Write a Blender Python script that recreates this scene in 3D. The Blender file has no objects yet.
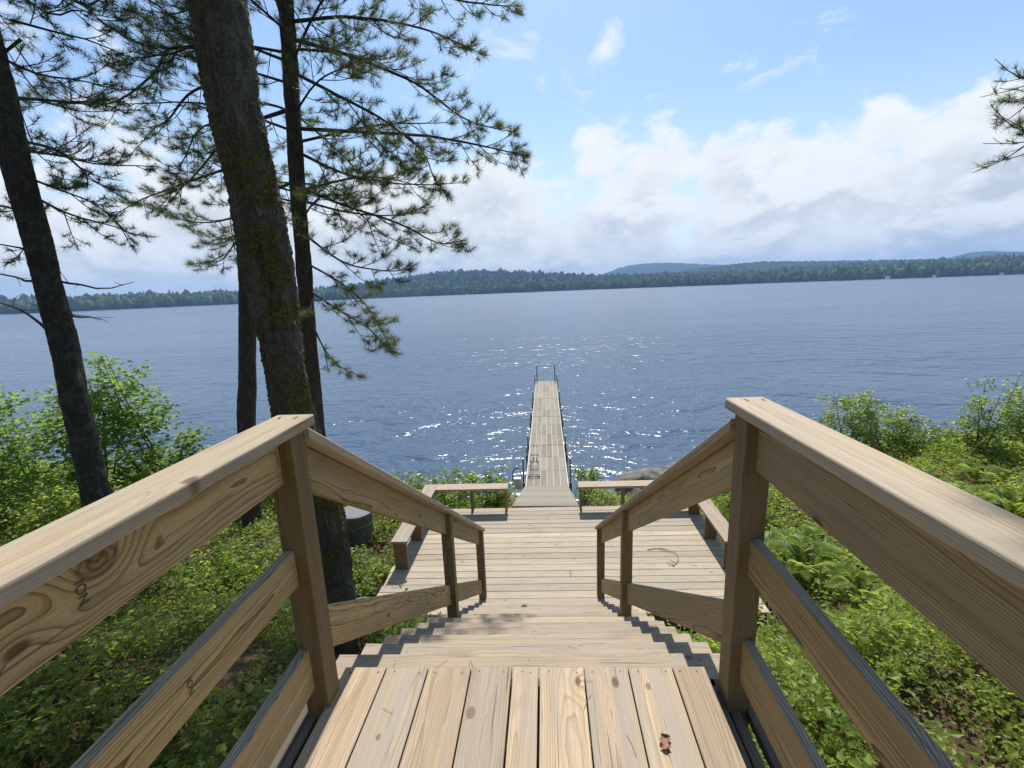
import bpy, math, random
import numpy as np
from mathutils import noise as mnoise, Vector

SKY_BLOBS = [(7.6, 24.5, 5.0, 0.30), (0, 21, 5, 0.15), (6.5, 16.6, 4.5, 0.24), (13.5, 17.8, 4.0, 0.17), (22.5, 20.0, 6, 0.13), (33, 15, 6, 0.22),
             (39.5, 13, 4, 0.16), (24, 12, 8, 0.26), (11, 12, 8, 0.22), (-6, 12, 10, 0.20), (-20, 14, 12, 0.14), (44, 8, 9, 0.22),
             (34, 20, 7, -0.16), (15, 23, 6, -0.14), (-2, 26, 5, -0.08), (-40, 20, 10, 0.16), (-52, 12, 8, -0.10)]
CLOUD_LIT = (0.76, 0.78, 0.795)
CLOUD_DARK = (0.45, 0.50, 0.555)
WATER_H = (0.34, 0.44, 0.085, 0.006)
WATER_COL = (0.050, 0.085, 0.138)
HAZE = 2.8e-4
HAZE_COL = (0.36, 0.60, 1.0)
SKY_TINT = (0.83, 0.97, 1.03)

S = bpy.context.scene
COL = S.collection
rng = np.random.default_rng(7)
random.seed(7)
R_ = math.radians

# ------------------------------------------------------------------ camera
cam_d = bpy.data.cameras.new("camera")
cam = bpy.data.objects.new("camera", cam_d)
COL.objects.link(cam)
cam_d.sensor_width = 36.0
cam_d.lens = 450.0 / 1024 * 36
cam_d.clip_start = 0.02
cam_d.clip_end = 20000
YAW, PIT, ROL = R_(-4.57), R_(11.848), R_(2.26)
fw = Vector((math.sin(YAW) * math.cos(PIT), math.cos(YAW) * math.cos(PIT), -math.sin(PIT)))
r0 = Vector((math.cos(YAW), -math.sin(YAW), 0))
u0 = r0.cross(fw)
rr = math.cos(ROL) * r0 - math.sin(ROL) * u0
uu = math.cos(ROL) * u0 + math.sin(ROL) * r0
from mathutils import Matrix
M = Matrix((rr, uu, -fw)).transposed().to_4x4()
M.translation = Vector((0, 0, 1.54))
cam.matrix_world = M
S.camera = cam

# ------------------------------------------------------------------ sun and sky
SUN_EL, SUN_AZ = R_(54.6), R_(-0.5)          # azimuth measured from +Y towards +X
sun_d = bpy.data.lights.new("sun", 'SUN')
sun_d.energy = 4.8
sun_d.angle = R_(0.53)
sun_d.color = (1.0, 0.945, 0.86)
sun = bpy.data.objects.new("sun", sun_d)
COL.objects.link(sun)
sdir = Vector((math.sin(SUN_AZ) * math.cos(SUN_EL), math.cos(SUN_AZ) * math.cos(SUN_EL), math.sin(SUN_EL)))
sun.rotation_euler = sdir.to_track_quat('Z', 'Y').to_euler()
sun.location = (0, 0, 30)

S.view_settings.view_transform = 'Standard'
S.view_settings.look = 'None'
S.view_settings.exposure = 0.40
S.view_settings.gamma = 1.0
S.view_settings.use_curve_mapping = False
S.render.engine = 'CYCLES'
S.cycles.use_denoising = True
S.cycles.denoiser = 'OPENIMAGEDENOISE'
S.cycles.denoising_input_passes = 'RGB_ALBEDO_NORMAL'
S.cycles.denoising_prefilter = 'ACCURATE'
S.cycles.max_bounces = 8
S.cycles.transparent_max_bounces = 8
S.cycles.volume_bounces = 0
S.cycles.sample_clamp_indirect = 6.0


class NT:
    """tiny helper to write node graphs"""
    def __init__(self, tree):
        self.t = tree
        tree.nodes.clear()

    def n(self, typ, **kw):
        nd = self.t.nodes.new(typ)
        for k, v in kw.items():
            setattr(nd, k, v)
        return nd

    def link(self, a, b):
        self.t.links.new(a, b)

    def put(self, sock, v):
        if isinstance(v, bpy.types.NodeSocket):
            self.link(v, sock)
        elif v is not None:
            sock.default_value = v

    def m(self, op, a, b=None, c=None, clamp=False):
        nd = self.n('ShaderNodeMath', operation=op, use_clamp=clamp)
        self.put(nd.inputs[0], a)
        self.put(nd.inputs[1], b)
        self.put(nd.inputs[2], c)
        return nd.outputs[0]

    def v(self, op, a, b=None, s=None):
        nd = self.n('ShaderNodeVectorMath', operation=op)
        self.put(nd.inputs[0], a)
        self.put(nd.inputs[1], b)
        if s is not None:
            self.put(nd.inputs['Scale'], s)
        return nd.outputs['Value'] if op in ('DOT_PRODUCT', 'LENGTH', 'DISTANCE') else nd.outputs[0]

    def comb(self, x, y, z):
        nd = self.n('ShaderNodeCombineXYZ')
        for i, q in enumerate((x, y, z)):
            self.put(nd.inputs[i], q)
        return nd.outputs[0]

    def sep(self, vec):
        nd = self.n('ShaderNodeSeparateXYZ')
        self.put(nd.inputs[0], vec)
        return nd.outputs

    def noise(self, vec, scale, detail=3.0, rough=0.55, dist=0.0, col=False):
        nd = self.n('ShaderNodeTexNoise')
        self.put(nd.inputs['Vector'], vec)
        nd.inputs['Scale'].default_value = scale
        nd.inputs['Detail'].default_value = detail
        nd.inputs['Roughness'].default_value = rough
        nd.inputs['Distortion'].default_value = dist
        return nd.outputs['Color'] if col else nd.outputs['Fac']

    def smooth(self, x, a, b, lo=0.0, hi=1.0):
        nd = self.n('ShaderNodeMapRange', interpolation_type='SMOOTHSTEP')
        self.put(nd.inputs[0], x)
        self.put(nd.inputs[1], a)
        self.put(nd.inputs[2], b)
        nd.inputs[3].default_value = lo
        nd.inputs[4].default_value = hi
        return nd.outputs[0]

    def mix(self, f, a, b, mode='MIX'):
        nd = self.n('ShaderNodeMix', data_type='RGBA', blend_type=mode)
        self.put(nd.inputs[0], f)
        self.put(nd.inputs[6], tuple(a) + (1,) if isinstance(a, (tuple, list)) else a)
        self.put(nd.inputs[7], tuple(b) + (1,) if isinstance(b, (tuple, list)) else b)
        return nd.outputs[2]

    def attr(self, name):
        return self.n('ShaderNodeAttribute', attribute_name=name)

    def bump(self, h, strength, dist, normal=None):
        nd = self.n('ShaderNodeBump')
        self.put(nd.inputs['Height'], h)
        nd.inputs['Strength'].default_value = strength
        nd.inputs['Distance'].default_value = dist
        if normal is not None:
            self.link(normal, nd.inputs['Normal'])
        return nd.outputs[0]

    def principled(self, color, rough=0.6, normal=None, spec=0.5, **kw):
        nd = self.n('ShaderNodeBsdfPrincipled')
        self.put(nd.inputs['Base Color'], tuple(color) + (1,) if isinstance(color, (tuple, list)) else color)
        self.put(nd.inputs['Roughness'], rough)
        self.put(nd.inputs['Specular IOR Level'], spec)
        if normal is not None:
            self.link(normal, nd.inputs['Normal'])
        for k, v in kw.items():
            self.put(nd.inputs[k], v)
        return nd.outputs[0]

    def out(self, sh):
        o = self.n('ShaderNodeOutputMaterial')
        self.link(sh, o.inputs['Surface'])
        return o


# world: Nishita sky with procedural broken cumulus
W = bpy.data.worlds.new("World")
S.world = W
W.use_nodes = True
t = NT(W.node_tree)
sky = t.n('ShaderNodeTexSky', sky_type='NISHITA', sun_disc=False, sun_elevation=SUN_EL, sun_rotation=SUN_AZ,
          altitude=200, air_density=1.0, dust_density=0.6, ozone_density=1.2)
bg_sky = t.n('ShaderNodeBackground')
bg_sky.inputs['Strength'].default_value = 0.125
t.link(t.mix(1.0, sky.outputs[0], SKY_TINT, 'MULTIPLY'), bg_sky.inputs['Color'])
tc = t.n('ShaderNodeTexCoord')
d = t.v('NORMALIZE', tc.outputs['Generated'])
dx, dy, dz = t.sep(d)
zc = t.m('MAXIMUM', dz, 0.0)
den = t.m('ADD', zc, 0.16)
px = t.m('DIVIDE', dx, den)
py = t.m('DIVIDE', dy, den)
pv = t.comb(px, py, 0.37)
cv = t.v('ADD', t.v('MULTIPLY', d, (1.0, 1.0, 1.75)), t.v('SCALE', pv, s=0.10))
n_big = t.noise(cv, 4.2, 8.0, 0.58, 0.2)
n_off = t.noise(t.v('ADD', cv, (0.0, 0.0, 0.060)), 4.2, 5.0, 0.58, 0.2)
n_fine = t.noise(t.v('ADD', cv, (3.1, 1.7, 2.0)), 13.0, 7.0, 0.62, 0.3)
el = t.m('ARCSINE', dz)


def blob(az, elv, rad, amp):
    az, elv = R_(az), R_(elv)
    c = (math.sin(az) * math.cos(elv), math.cos(az) * math.cos(elv), math.sin(elv))
    dd = t.v('DISTANCE', d, c)
    return t.m('MULTIPLY', t.smooth(dd, 0.0, R_(rad), 1.0, 0.0), amp)


cov = t.smooth(el, R_(5), R_(20), 0.30, -0.17)
for b in SKY_BLOBS:
    cov = t.m('ADD', cov, blob(*b))
dens = t.m('ADD', t.m('ADD', n_big, cov), t.m('MULTIPLY', t.m('SUBTRACT', n_fine, 0.5), 0.34))
mask = t.smooth(dens, 0.50, 0.70)
n_w = t.noise(t.v('MULTIPLY', t.v('ADD', d, t.v('SCALE', t.noise(d, 3.0, 3.0, col=True), s=0.10)), (1.0, 0.6, 1.9)), 6.5, 9.0, 0.66, 0.4)
wisp = t.m('MULTIPLY', t.smooth(n_w, 0.53, 0.76), t.smooth(el, R_(6), R_(14), 0.0, 0.75))
mask = t.m('MAXIMUM', mask, wisp)
# thin veil everywhere near the horizon
veil = t.smooth(el, R_(-2), R_(22), 0.80, 0.08)
mask2 = t.m('MAXIMUM', mask, veil)
thick = t.smooth(dens, 0.58, 0.92)
und = t.m('ADD', t.m('SUBTRACT', n_off, n_big), t.m('MULTIPLY', t.m('SUBTRACT', n_fine, 0.5), -0.32))
shade = t.m('MULTIPLY', thick, t.smooth(und, -0.10, 0.10, 0.0, 1.0))
low = t.smooth(el, R_(3), R_(18), 1.0, 0.55)
shade = t.m('MULTIPLY', shade, low)
ccol = t.mix(shade, CLOUD_LIT, CLOUD_DARK)
bg_c = t.n('ShaderNodeBackground')
t.link(ccol, bg_c.inputs['Color'])
bg_c.inputs['Strength'].default_value = 1.0
ms = t.n('ShaderNodeMixShader')
t.link(mask2, ms.inputs[0])
t.link(bg_sky.outputs[0], ms.inputs[1])
t.link(bg_c.outputs[0], ms.inputs[2])
wo = t.n('ShaderNodeOutputWorld')
t.link(ms.outputs[0], wo.inputs['Surface'])
W.cycles.sampling_method = 'AUTOMATIC'

# ------------------------------------------------------------------ mesh helpers


class MB:
    def __init__(self):
        self.v, self.f, self.mi, self.a, self.b, self.k = [], [], [], [], [], []
        self.n = 0

    def add(self, verts, faces, mi=0, gp=None, tone=0.5, kn=(1e3, 1e3, 1.0)):
        verts = np.asarray(verts, float).reshape(-1, 3)
        k = len(verts)
        self.v.append(verts)
        o = self.n
        self.f += [tuple(i + o for i in f) for f in faces]
        self.mi += [mi] * len(faces)
        self.a.append(np.asarray(gp, float).reshape(-1, 3) if gp is not None else verts)
        self.b.append(np.full(k, tone) if np.isscalar(tone) else np.asarray(tone, float))
        self.k.append(np.tile(np.asarray(kn, float), (k, 1)))
        self.n += k
        return self

    def build(self, name, mats, parent=None, smooth=False, origin=None):
        me = bpy.data.meshes.new(name)
        V = np.concatenate(self.v)
        if origin is not None:
            V = V - np.asarray(origin, float)
        if parent is not None:
            V = V - np.asarray(parent.location)
        me.from_pydata(V.tolist(), [], self.f)
        mats = mats if isinstance(mats, (list, tuple)) else [mats]
        for m in mats:
            me.materials.append(m)
        me.polygons.foreach_set('material_index', np.array(self.mi, dtype=np.int32))
        me.polygons.foreach_set('use_smooth', np.full(len(self.f), smooth))
        at = me.attributes.new('gp', 'FLOAT_VECTOR', 'POINT')
        at.data.foreach_set('vector', np.concatenate(self.a).astype(np.float32).ravel())
        at = me.attributes.new('kn', 'FLOAT_VECTOR', 'POINT')
        at.data.foreach_set('vector', np.concatenate(self.k).astype(np.float32).ravel())
        at = me.attributes.new('tone', 'FLOAT', 'POINT')
        at.data.foreach_set('value', np.concatenate(self.b).astype(np.float32))
        me.update()
        o = bpy.data.objects.new(name, me)
        COL.objects.link(o)
        if parent is not None:
            o.parent = parent
        elif origin is not None:
            o.location = origin
        return o


def fast_mesh(name, V, F, mats, tone=None, smooth=False, mi=None, parent=None, origin=None):
    """V (n,3), F (m,k) arrays of one polygon size"""
    me = bpy.data.meshes.new(name)
    V = np.asarray(V, np.float32)
    if origin is not None:
        V = V - np.asarray(origin, np.float32)
    if parent is not None:
        V = V - np.asarray(parent.location, np.float32)
    F = np.asarray(F, np.int32)
    m, k = F.shape
    me.vertices.add(len(V))
    me.vertices.foreach_set('co', V.ravel())
    me.loops.add(m * k)
    me.loops.foreach_set('vertex_index', F.ravel())
    me.polygons.add(m)
    me.polygons.foreach_set('loop_start', np.arange(0, m * k, k, dtype=np.int32))
    me.polygons.foreach_set('loop_total', np.full(m, k, np.int32))
    for q in (mats if isinstance(mats, (list, tuple)) else [mats]):
        me.materials.append(q)
    if mi is not None:
        me.polygons.foreach_set('material_index', np.asarray(mi, np.int32))
    me.polygons.foreach_set('use_smooth', np.full(m, smooth))
    if tone is not None:
        at = me.attributes.new('tone', 'FLOAT', 'POINT')
        at.data.foreach_set('value', np.asarray(tone, np.float32))
    me.update(calc_edges=True)
    me.validate()
    o = bpy.data.objects.new(name, me)
    COL.objects.link(o)
    if parent is not None:
        o.parent = parent
    elif origin is not None:
        o.location = origin
    return o


def tag(o, label=None, cat=None, group=None, kind=None):
    for k, v in (('label', label), ('category', cat), ('group', group), ('kind', kind)):
        if v:
            o[k] = v
    return o


def thing(name, loc, label, cat, group=None):
    o = bpy.data.objects.new(name, None)
    o.empty_display_size = 0.2
    COL.objects.link(o)
    o.location = loc
    return tag(o, label, cat, group)


def copy_thing(o, loc=None, rz=None, label=None, group=None):
    kids = [c for c in bpy.data.objects if c.parent == o]
    c = o.copy()
    COL.objects.link(c)
    if loc is not None:
        c.location = loc
    if rz is not None:
        c.rotation_euler.z = rz
    if label:
        c['label'] = label
    if group:
        c['group'] = group
    for k in kids:
        q = k.copy()
        COL.objects.link(q)
        q.parent = c
    return c


def nrm(v):
    v = np.asarray(v, float)
    return v / max(np.linalg.norm(v), 1e-9)


def shear(P):
    """the whole stair is built slightly out of square"""
    P = np.asarray(P, float).copy()
    P[..., 1] += 0.035 * P[..., 0]
    return P


def board(mb, p0, p1, wdir, w, th, n0=None, n1=None, r=0.005, mi=0, tone=None, seg=1, off=None, sh=True, kn=None):
    """a rounded plank from p0 to p1 (centre line); w along wdir, th across; ends cut on planes n0 / n1"""
    p0, p1 = np.asarray(p0, float), np.asarray(p1, float)
    dr = nrm(p1 - p0)
    wd = nrm(np.asarray(wdir, float) - dr * np.dot(dr, wdir))
    td = np.cross(dr, wd)
    r = min(r, th * 0.45)
    sec = []
    for cxs, cys, a0 in ((1, 1, 0), (-1, 1, 90), (-1, -1, 180), (1, -1, 270)):
        for k in range(4):
            a = R_(a0 + 30 * k)
            sec.append(((w / 2 - r) * cxs + r * math.cos(a), (th / 2 - r) * cys + r * math.sin(a)))
    sec = np.array(sec)
    offs = sec[:, :1] * wd + sec[:, 1:] * td
    L = np.linalg.norm(p1 - p0)
    s0 = np.zeros(len(sec)) if n0 is None else -(offs @ np.asarray(n0, float)) / np.dot(dr, n0)
    s1 = np.zeros(len(sec)) if n1 is None else -(offs @ np.asarray(n1, float)) / np.dot(dr, n1)
    V, G = [], []
    off = rng.uniform(-50, 50, 3) if off is None else np.asarray(off, float)
    tone = float(rng.uniform(0, 1)) if tone is None else tone
    for i in range(seg + 1):
        u = i / seg
        tt = (0 + s0) * (1 - u) + (L + s1) * u
        V.append(p0 + offs + tt[:, None] * dr)
        G.append(np.c_[tt, sec[:, 0], sec[:, 1]])
    V, G = np.concatenate(V), np.concatenate(G)
    G = G + np.array([off[0], 0, 0])
    # across/depth kept board-local so that the pith sits behind the face; tone carries the rest
    n = len(sec)
    F = []
    for i in range(seg):
        for k in range(n):
            F.append((i * n + k, i * n + (k + 1) % n, (i + 1) * n + (k + 1) % n, (i + 1) * n + k))
    F.append(tuple(range(n - 1, -1, -1)))
    F.append(tuple(seg * n + k for k in range(n)))
    kk = (1e3, 1e3, 1.0) if kn is None else (kn[0] + off[0], kn[1], kn[2])
    mb.add(shear(V) if sh else V, F, mi, G, tone, kk)
    return mb


def disc(mb, c, r, mi=1, n=8, sh=True):
    a = np.linspace(0, 2 * math.pi, n, endpoint=False)
    V = np.c_[c[0] + r * np.cos(a), c[1] + r * np.sin(a), np.full(n, c[2])]
    mb.add(shear(V) if sh else V, [tuple(range(n))], mi)


def tube_arrays(pts, rad, ns=8, cap=True):
    pts = np.asarray(pts, float)
    n = len(pts)
    rad = np.broadcast_to(np.asarray(rad, float), (n,))
    tang = np.gradient(pts, axis=0)
    tang /= np.maximum(np.linalg.norm(tang, axis=1, keepdims=True), 1e-9)
    ref = np.array([0.31, 0.95, 0.05]) if abs(tang[0][2]) > 0.7 else np.array([0.05, 0.03, 1.0])
    A = np.cross(tang, ref)
    A /= np.maximum(np.linalg.norm(A, axis=1, keepdims=True), 1e-9)
    B = np.cross(tang, A)
    ang = np.linspace(0, 2 * math.pi, ns, endpoint=False)
    V = pts[:, None, :] + rad[:, None, None] * (np.cos(ang)[None, :, None] * A[:, None, :] + np.sin(ang)[None, :, None] * B[:, None, :])
    i = np.arange(n - 1)[:, None] * ns
    k = np.arange(ns)[None, :]
    k2 = (k + 1) % ns
    F = np.stack([i + k, i + k2, i + ns + k2, i + ns + k], -1).reshape(-1, 4)
    return V.reshape(-1, 3), F


def tube(mb, pts, rad, ns=8, mi=0, tone=0.5):
    V, F = tube_arrays(pts, rad, ns)
    m = len(V)
    faces = [tuple(f) for f in F.tolist()] + [tuple(range(ns - 1, -1, -1)), tuple(range(m - ns, m))]
    mb.add(V, faces, mi, None, tone)


def smooth_path(pts, n):
    """Catmull-Rom through pts, n samples"""
    P = np.asarray(pts, float)
    if len(P) == 2:
        u = np.linspace(0, 1, n)[:, None]
        return P[0] * (1 - u) + P[1] * u
    Q = np.vstack([2 * P[0] - P[1], P, 2 * P[-1] - P[-2]])
    m = len(P) - 1
    out = []
    for s in np.linspace(0, m - 1e-6, n):
        i = int(s)
        f = s - i
        a, b, c, e = Q[i], Q[i + 1], Q[i + 2], Q[i + 3]
        out.append(0.5 * ((2 * b) + (-a + c) * f + (2 * a - 5 * b + 4 * c - e) * f * f + (-a + 3 * b - 3 * c + e) * f ** 3))
    return np.array(out)


class Acc:
    """accumulates arrays of one polygon size"""
    def __init__(self):
        self.V, self.F, self.T, self.M, self.n = [], [], [], [], 0

    def add(self, V, F, tone=0.5, mi=0):
        if len(V) == 0:
            return
        self.V.append(np.asarray(V, np.float32))
        self.F.append(np.asarray(F, np.int64) + self.n)
        self.T.append(np.broadcast_to(np.asarray(tone, np.float32), (len(V),)))
        self.M.append(np.full(len(F), mi))
        self.n += len(V)

    def build(self, name, mats, parent=None, smooth=False, origin=None):
        return fast_mesh(name, np.concatenate(self.V), np.concatenate(self.F), mats, np.concatenate(self.T), smooth,
                         np.concatenate(self.M), parent, origin)


def unit_rows(A):
    return A / np.maximum(np.linalg.norm(A, axis=1, keepdims=True), 1e-9)


def leaf_quads(P, D, N, L, Wd, fold=0.18):
    """leaf diamonds as two folded halves -> quads (base, left, tip, right); P base, D direction, N up normal"""
    n = len(P)
    D = unit_rows(D)
    Sd = unit_rows(np.cross(D, N))
    N2 = np.cross(Sd, D)
    L = np.broadcast_to(L, (n,))[:, None]
    Wd = np.broadcast_to(Wd, (n,))[:, None]
    mid = P + D * L * 0.45
    V = np.stack([P, mid - Sd * Wd * 0.5 + N2 * Wd * fold, P + D * L - N2 * L * 0.08, mid + Sd * Wd * 0.5 + N2 * Wd * fold], 1)
    F = np.arange(n * 4).reshape(n, 4)
    return V.reshape(-1, 3), F

# ------------------------------------------------------------------ materials


def new_mat(name):
    m = bpy.data.materials.new(name)
    m.use_nodes = True
    return m, NT(m.node_tree)


def wood(name, early, late, grey, ring=0.0075, late_amt=0.75, grey_amt=0.5, knots=1.0, rough=0.75, green=0.0, top_grey=0.0):
    """sawn southern pine: growth rings cut by the board faces, knots, fibre and grey weathering"""
    m, t = new_mat(name)
    a = t.attr('gp').outputs['Vector']
    tone = t.attr('tone').outputs['Fac']
    x, y, z = t.sep(a)
    wob = t.noise(t.v('MULTIPLY', a, (0.55, 2.0, 2.0)), 1.6, 2.0, 0.5)
    wob2 = t.noise(t.v('MULTIPLY', a, (2.2, 10.0, 10.0)), 1.3, 2.0, 0.5)
    w1 = t.m('MULTIPLY', t.m('SUBTRACT', wob, 0.5), 0.085)
    w2 = t.m('MULTIPLY', t.m('SUBTRACT', wob2, 0.5), 0.022)
    # knots: sparse cells stretched along the board
    kv = t.comb(t.m('MULTIPLY', x, 2.4), t.m('ADD', t.m('MULTIPLY', y, 4.5), t.m('MULTIPLY', tone, 37.0)), 0.0)
    vo = t.n('ShaderNodeTexVoronoi', voronoi_dimensions='2D', feature='F1')
    t.link(kv, vo.inputs['Vector'])
    vo.inputs['Scale'].default_value = 1.0
    kd = vo.outputs['Distance']
    kr = t.sep(vo.outputs['Color'])[0]
    has = t.m('MULTIPLY', t.m('GREATER_THAN', kr, 0.80), knots)
    kd2 = t.m('ADD', kd, t.m('MULTIPLY', t.m('SUBTRACT', wob2, 0.5), 0.05))
    swirl = t.m('MULTIPLY', t.m('MULTIPLY', t.smooth(kd2, 0.0, 0.34, 1.0, 0.0), 0.020), has)
    kn = t.m('MULTIPLY', t.smooth(kd2, 0.03, 0.075, 1.0, 0.0), has)
    ka = t.sep(t.attr('kn').outputs['Vector'])
    kx = t.m('MULTIPLY', t.m('SUBTRACT', x, ka[0]), 0.62)
    ky = t.m('SUBTRACT', y, ka[1])
    ke = t.m('DIVIDE', t.m('SQRT', t.m('ADD', t.m('MULTIPLY', kx, kx), t.m('MULTIPLY', ky, ky))), ka[2])
    ke = t.m('ADD', ke, t.m('MULTIPLY', t.m('SUBTRACT', wob2, 0.5), 1.1))
    swirl = t.m('ADD', swirl, t.m('MULTIPLY', t.smooth(ke, 0.0, 2.8, 1.0, 0.0), t.m('MULTIPLY', ka[2], 1.0)))
    kring = t.m('ADD', t.m('MULTIPLY', t.m('SINE', t.m('MULTIPLY', ke, 17.0)), 0.25), 0.72)
    kn = t.m('MAXIMUM', kn, t.m('MULTIPLY', t.smooth(ke, 0.75, 1.15, 1.0, 0.0), kring))
    # pith offset by board
    yc = t.m('ADD', y, t.m('ADD', t.m('MULTIPLY', t.m('SUBTRACT', tone, 0.5), 0.16), w1))
    zc = t.m('ADD', z, t.m('ADD', t.m('MULTIPLY', t.m('FRACT', t.m('MULTIPLY', tone, 7.3)), 0.06), 0.035))
    rad = t.m('SQRT', t.m('ADD', t.m('MULTIPLY', yc, yc), t.m('MULTIPLY', zc, zc)))
    rad = t.m('ADD', t.m('ADD', rad, w2), swirl)
    rad = t.m('ADD', rad, t.m('MULTIPLY', x, 0.006))
    ph = t.m('FRACT', t.m('DIVIDE', rad, ring))
    lw = t.m('MULTIPLY', t.m('POWER', ph, 3.4), t.smooth(ph, 0.93, 1.0, 1.0, 0.0))
    ringvar = t.noise(t.comb(t.m('MULTIPLY', rad, 60.0), tone, 0.0), 1.0, 1.0)
    ph2 = t.m('FRACT', t.m('ADD', t.m('DIVIDE', rad, ring * 0.37), t.m('MULTIPLY', wob, 2.0)))
    lw = t.m('ADD', lw, t.m('MULTIPLY', t.m('POWER', ph2, 3.0), 0.22))
    lw = t.m('MULTIPLY', lw, t.m('ADD', t.m('MULTIPLY', ringvar, 1.3), 0.50))
    fib = t.noise(t.v('MULTIPLY', a, (6.0, 420.0, 420.0)), 1.0, 3.0, 0.7)
    fib2 = t.noise(t.v('MULTIPLY', a, (1.5, 45.0, 45.0)), 1.0, 3.0, 0.6)
    base = t.mix(t.m('MULTIPLY', lw, late_amt, clamp=True), early, late)
    # board to board tone and blotches
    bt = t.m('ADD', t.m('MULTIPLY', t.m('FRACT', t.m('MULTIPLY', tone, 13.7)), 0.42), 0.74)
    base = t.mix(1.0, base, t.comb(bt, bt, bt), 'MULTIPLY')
    fv = t.m('ADD', t.m('MULTIPLY', fib, 0.9), t.m('ADD', t.m('MULTIPLY', fib2, 0.9), 0.10))
    base = t.mix(0.85, base, t.comb(fv, fv, fv), 'MULTIPLY')
    wv = t.noise(t.v('MULTIPLY', a, (1.1, 16.0, 9.0)), 1.0, 4.0, 0.65)
    gm = t.m('MULTIPLY', t.smooth(t.m('ADD', wv, t.m('MULTIPLY', t.m('FRACT', t.m('MULTIPLY', tone, 5.1)), 0.26)), 0.48, 0.82), grey_amt)
    base = t.mix(gm, base, grey)
    if green:
        gn = t.noise(t.v('MULTIPLY', a, (1.5, 6.0, 6.0)), 1.0, 3.0)
        base = t.mix(t.m('MULTIPLY', t.smooth(gn, 0.45, 0.75), green), base, (0.20, 0.21, 0.10))
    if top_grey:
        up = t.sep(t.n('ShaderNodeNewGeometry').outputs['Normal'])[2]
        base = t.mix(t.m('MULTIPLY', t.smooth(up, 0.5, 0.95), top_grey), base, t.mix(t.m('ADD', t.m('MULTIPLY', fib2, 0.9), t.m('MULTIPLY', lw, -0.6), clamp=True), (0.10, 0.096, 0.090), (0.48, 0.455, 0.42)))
    base = t.mix(t.m('MULTIPLY', kn, 0.82), base, (0.085, 0.048, 0.024))
    st = t.noise(t.v('MULTIPLY', a, (1.4, 5.0, 5.0)), 2.0, 5.0, 0.7)
    base = t.mix(t.m('MULTIPLY', t.smooth(st, 0.52, 0.75), 0.30), base, (0.15, 0.12, 0.09))
    # small checks / scuffs
    ck = t.noise(t.v('MULTIPLY', a, (2.6, 120.0, 120.0)), 1.0, 1.0)
    ckm = t.m('MULTIPLY', t.smooth(ck, 0.68, 0.73), 0.7)
    base = t.mix(ckm, base, (0.09, 0.07, 0.05))
    h = t.m('ADD', t.m('MULTIPLY', fib, 0.6), t.m('SUBTRACT', t.m('MULTIPLY', lw, 0.8), t.m('MULTIPLY', ckm, 1.5)))
    t.out(t.principled(base, rough, t.bump(h, 0.45, 0.0012), spec=0.25))
    return m


def simple(name, col, rough=0.6, metal=0.0, nscale=0, namt=0.3, spec=0.5, bumpd=0.0):
    m, t = new_mat(name)
    c = tuple(col)
    nm = None
    if nscale:
        tcn = t.n('ShaderNodeTexCoord').outputs['Object']
        f = t.noise(tcn, nscale, 5.0, 0.6)
        c = t.mix(f, tuple(q * (1 - namt) for q in col), tuple(min(1, q * (1 + namt)) for q in col))
        if bumpd:
            nm = t.bump(f, 0.6, bumpd)
    t.out(t.principled(c, rough, nm, spec=spec, Metallic=metal))
    return m


def leafmat(name, dark, light, trans=(0.35, 0.55, 0.05), tamt=0.45, rough=0.5, spec=0.35):
    m, t = new_mat(name)
    tone = t.attr('tone').outputs['Fac']
    c = t.mix(tone, dark, light)
    p = t.principled(c, rough, spec=spec)
    tr = t.n('ShaderNodeBsdfTranslucent')
    t.link(t.mix(tone, tuple(q * 0.6 for q in trans), trans), tr.inputs['Color'])
    ms = t.n('ShaderNodeMixShader')
    ms.inputs[0].default_value = tamt
    t.link(p, ms.inputs[1])
    t.link(tr.outputs[0], ms.inputs[2])
    t.out(ms.outputs[0])
    return m


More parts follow.
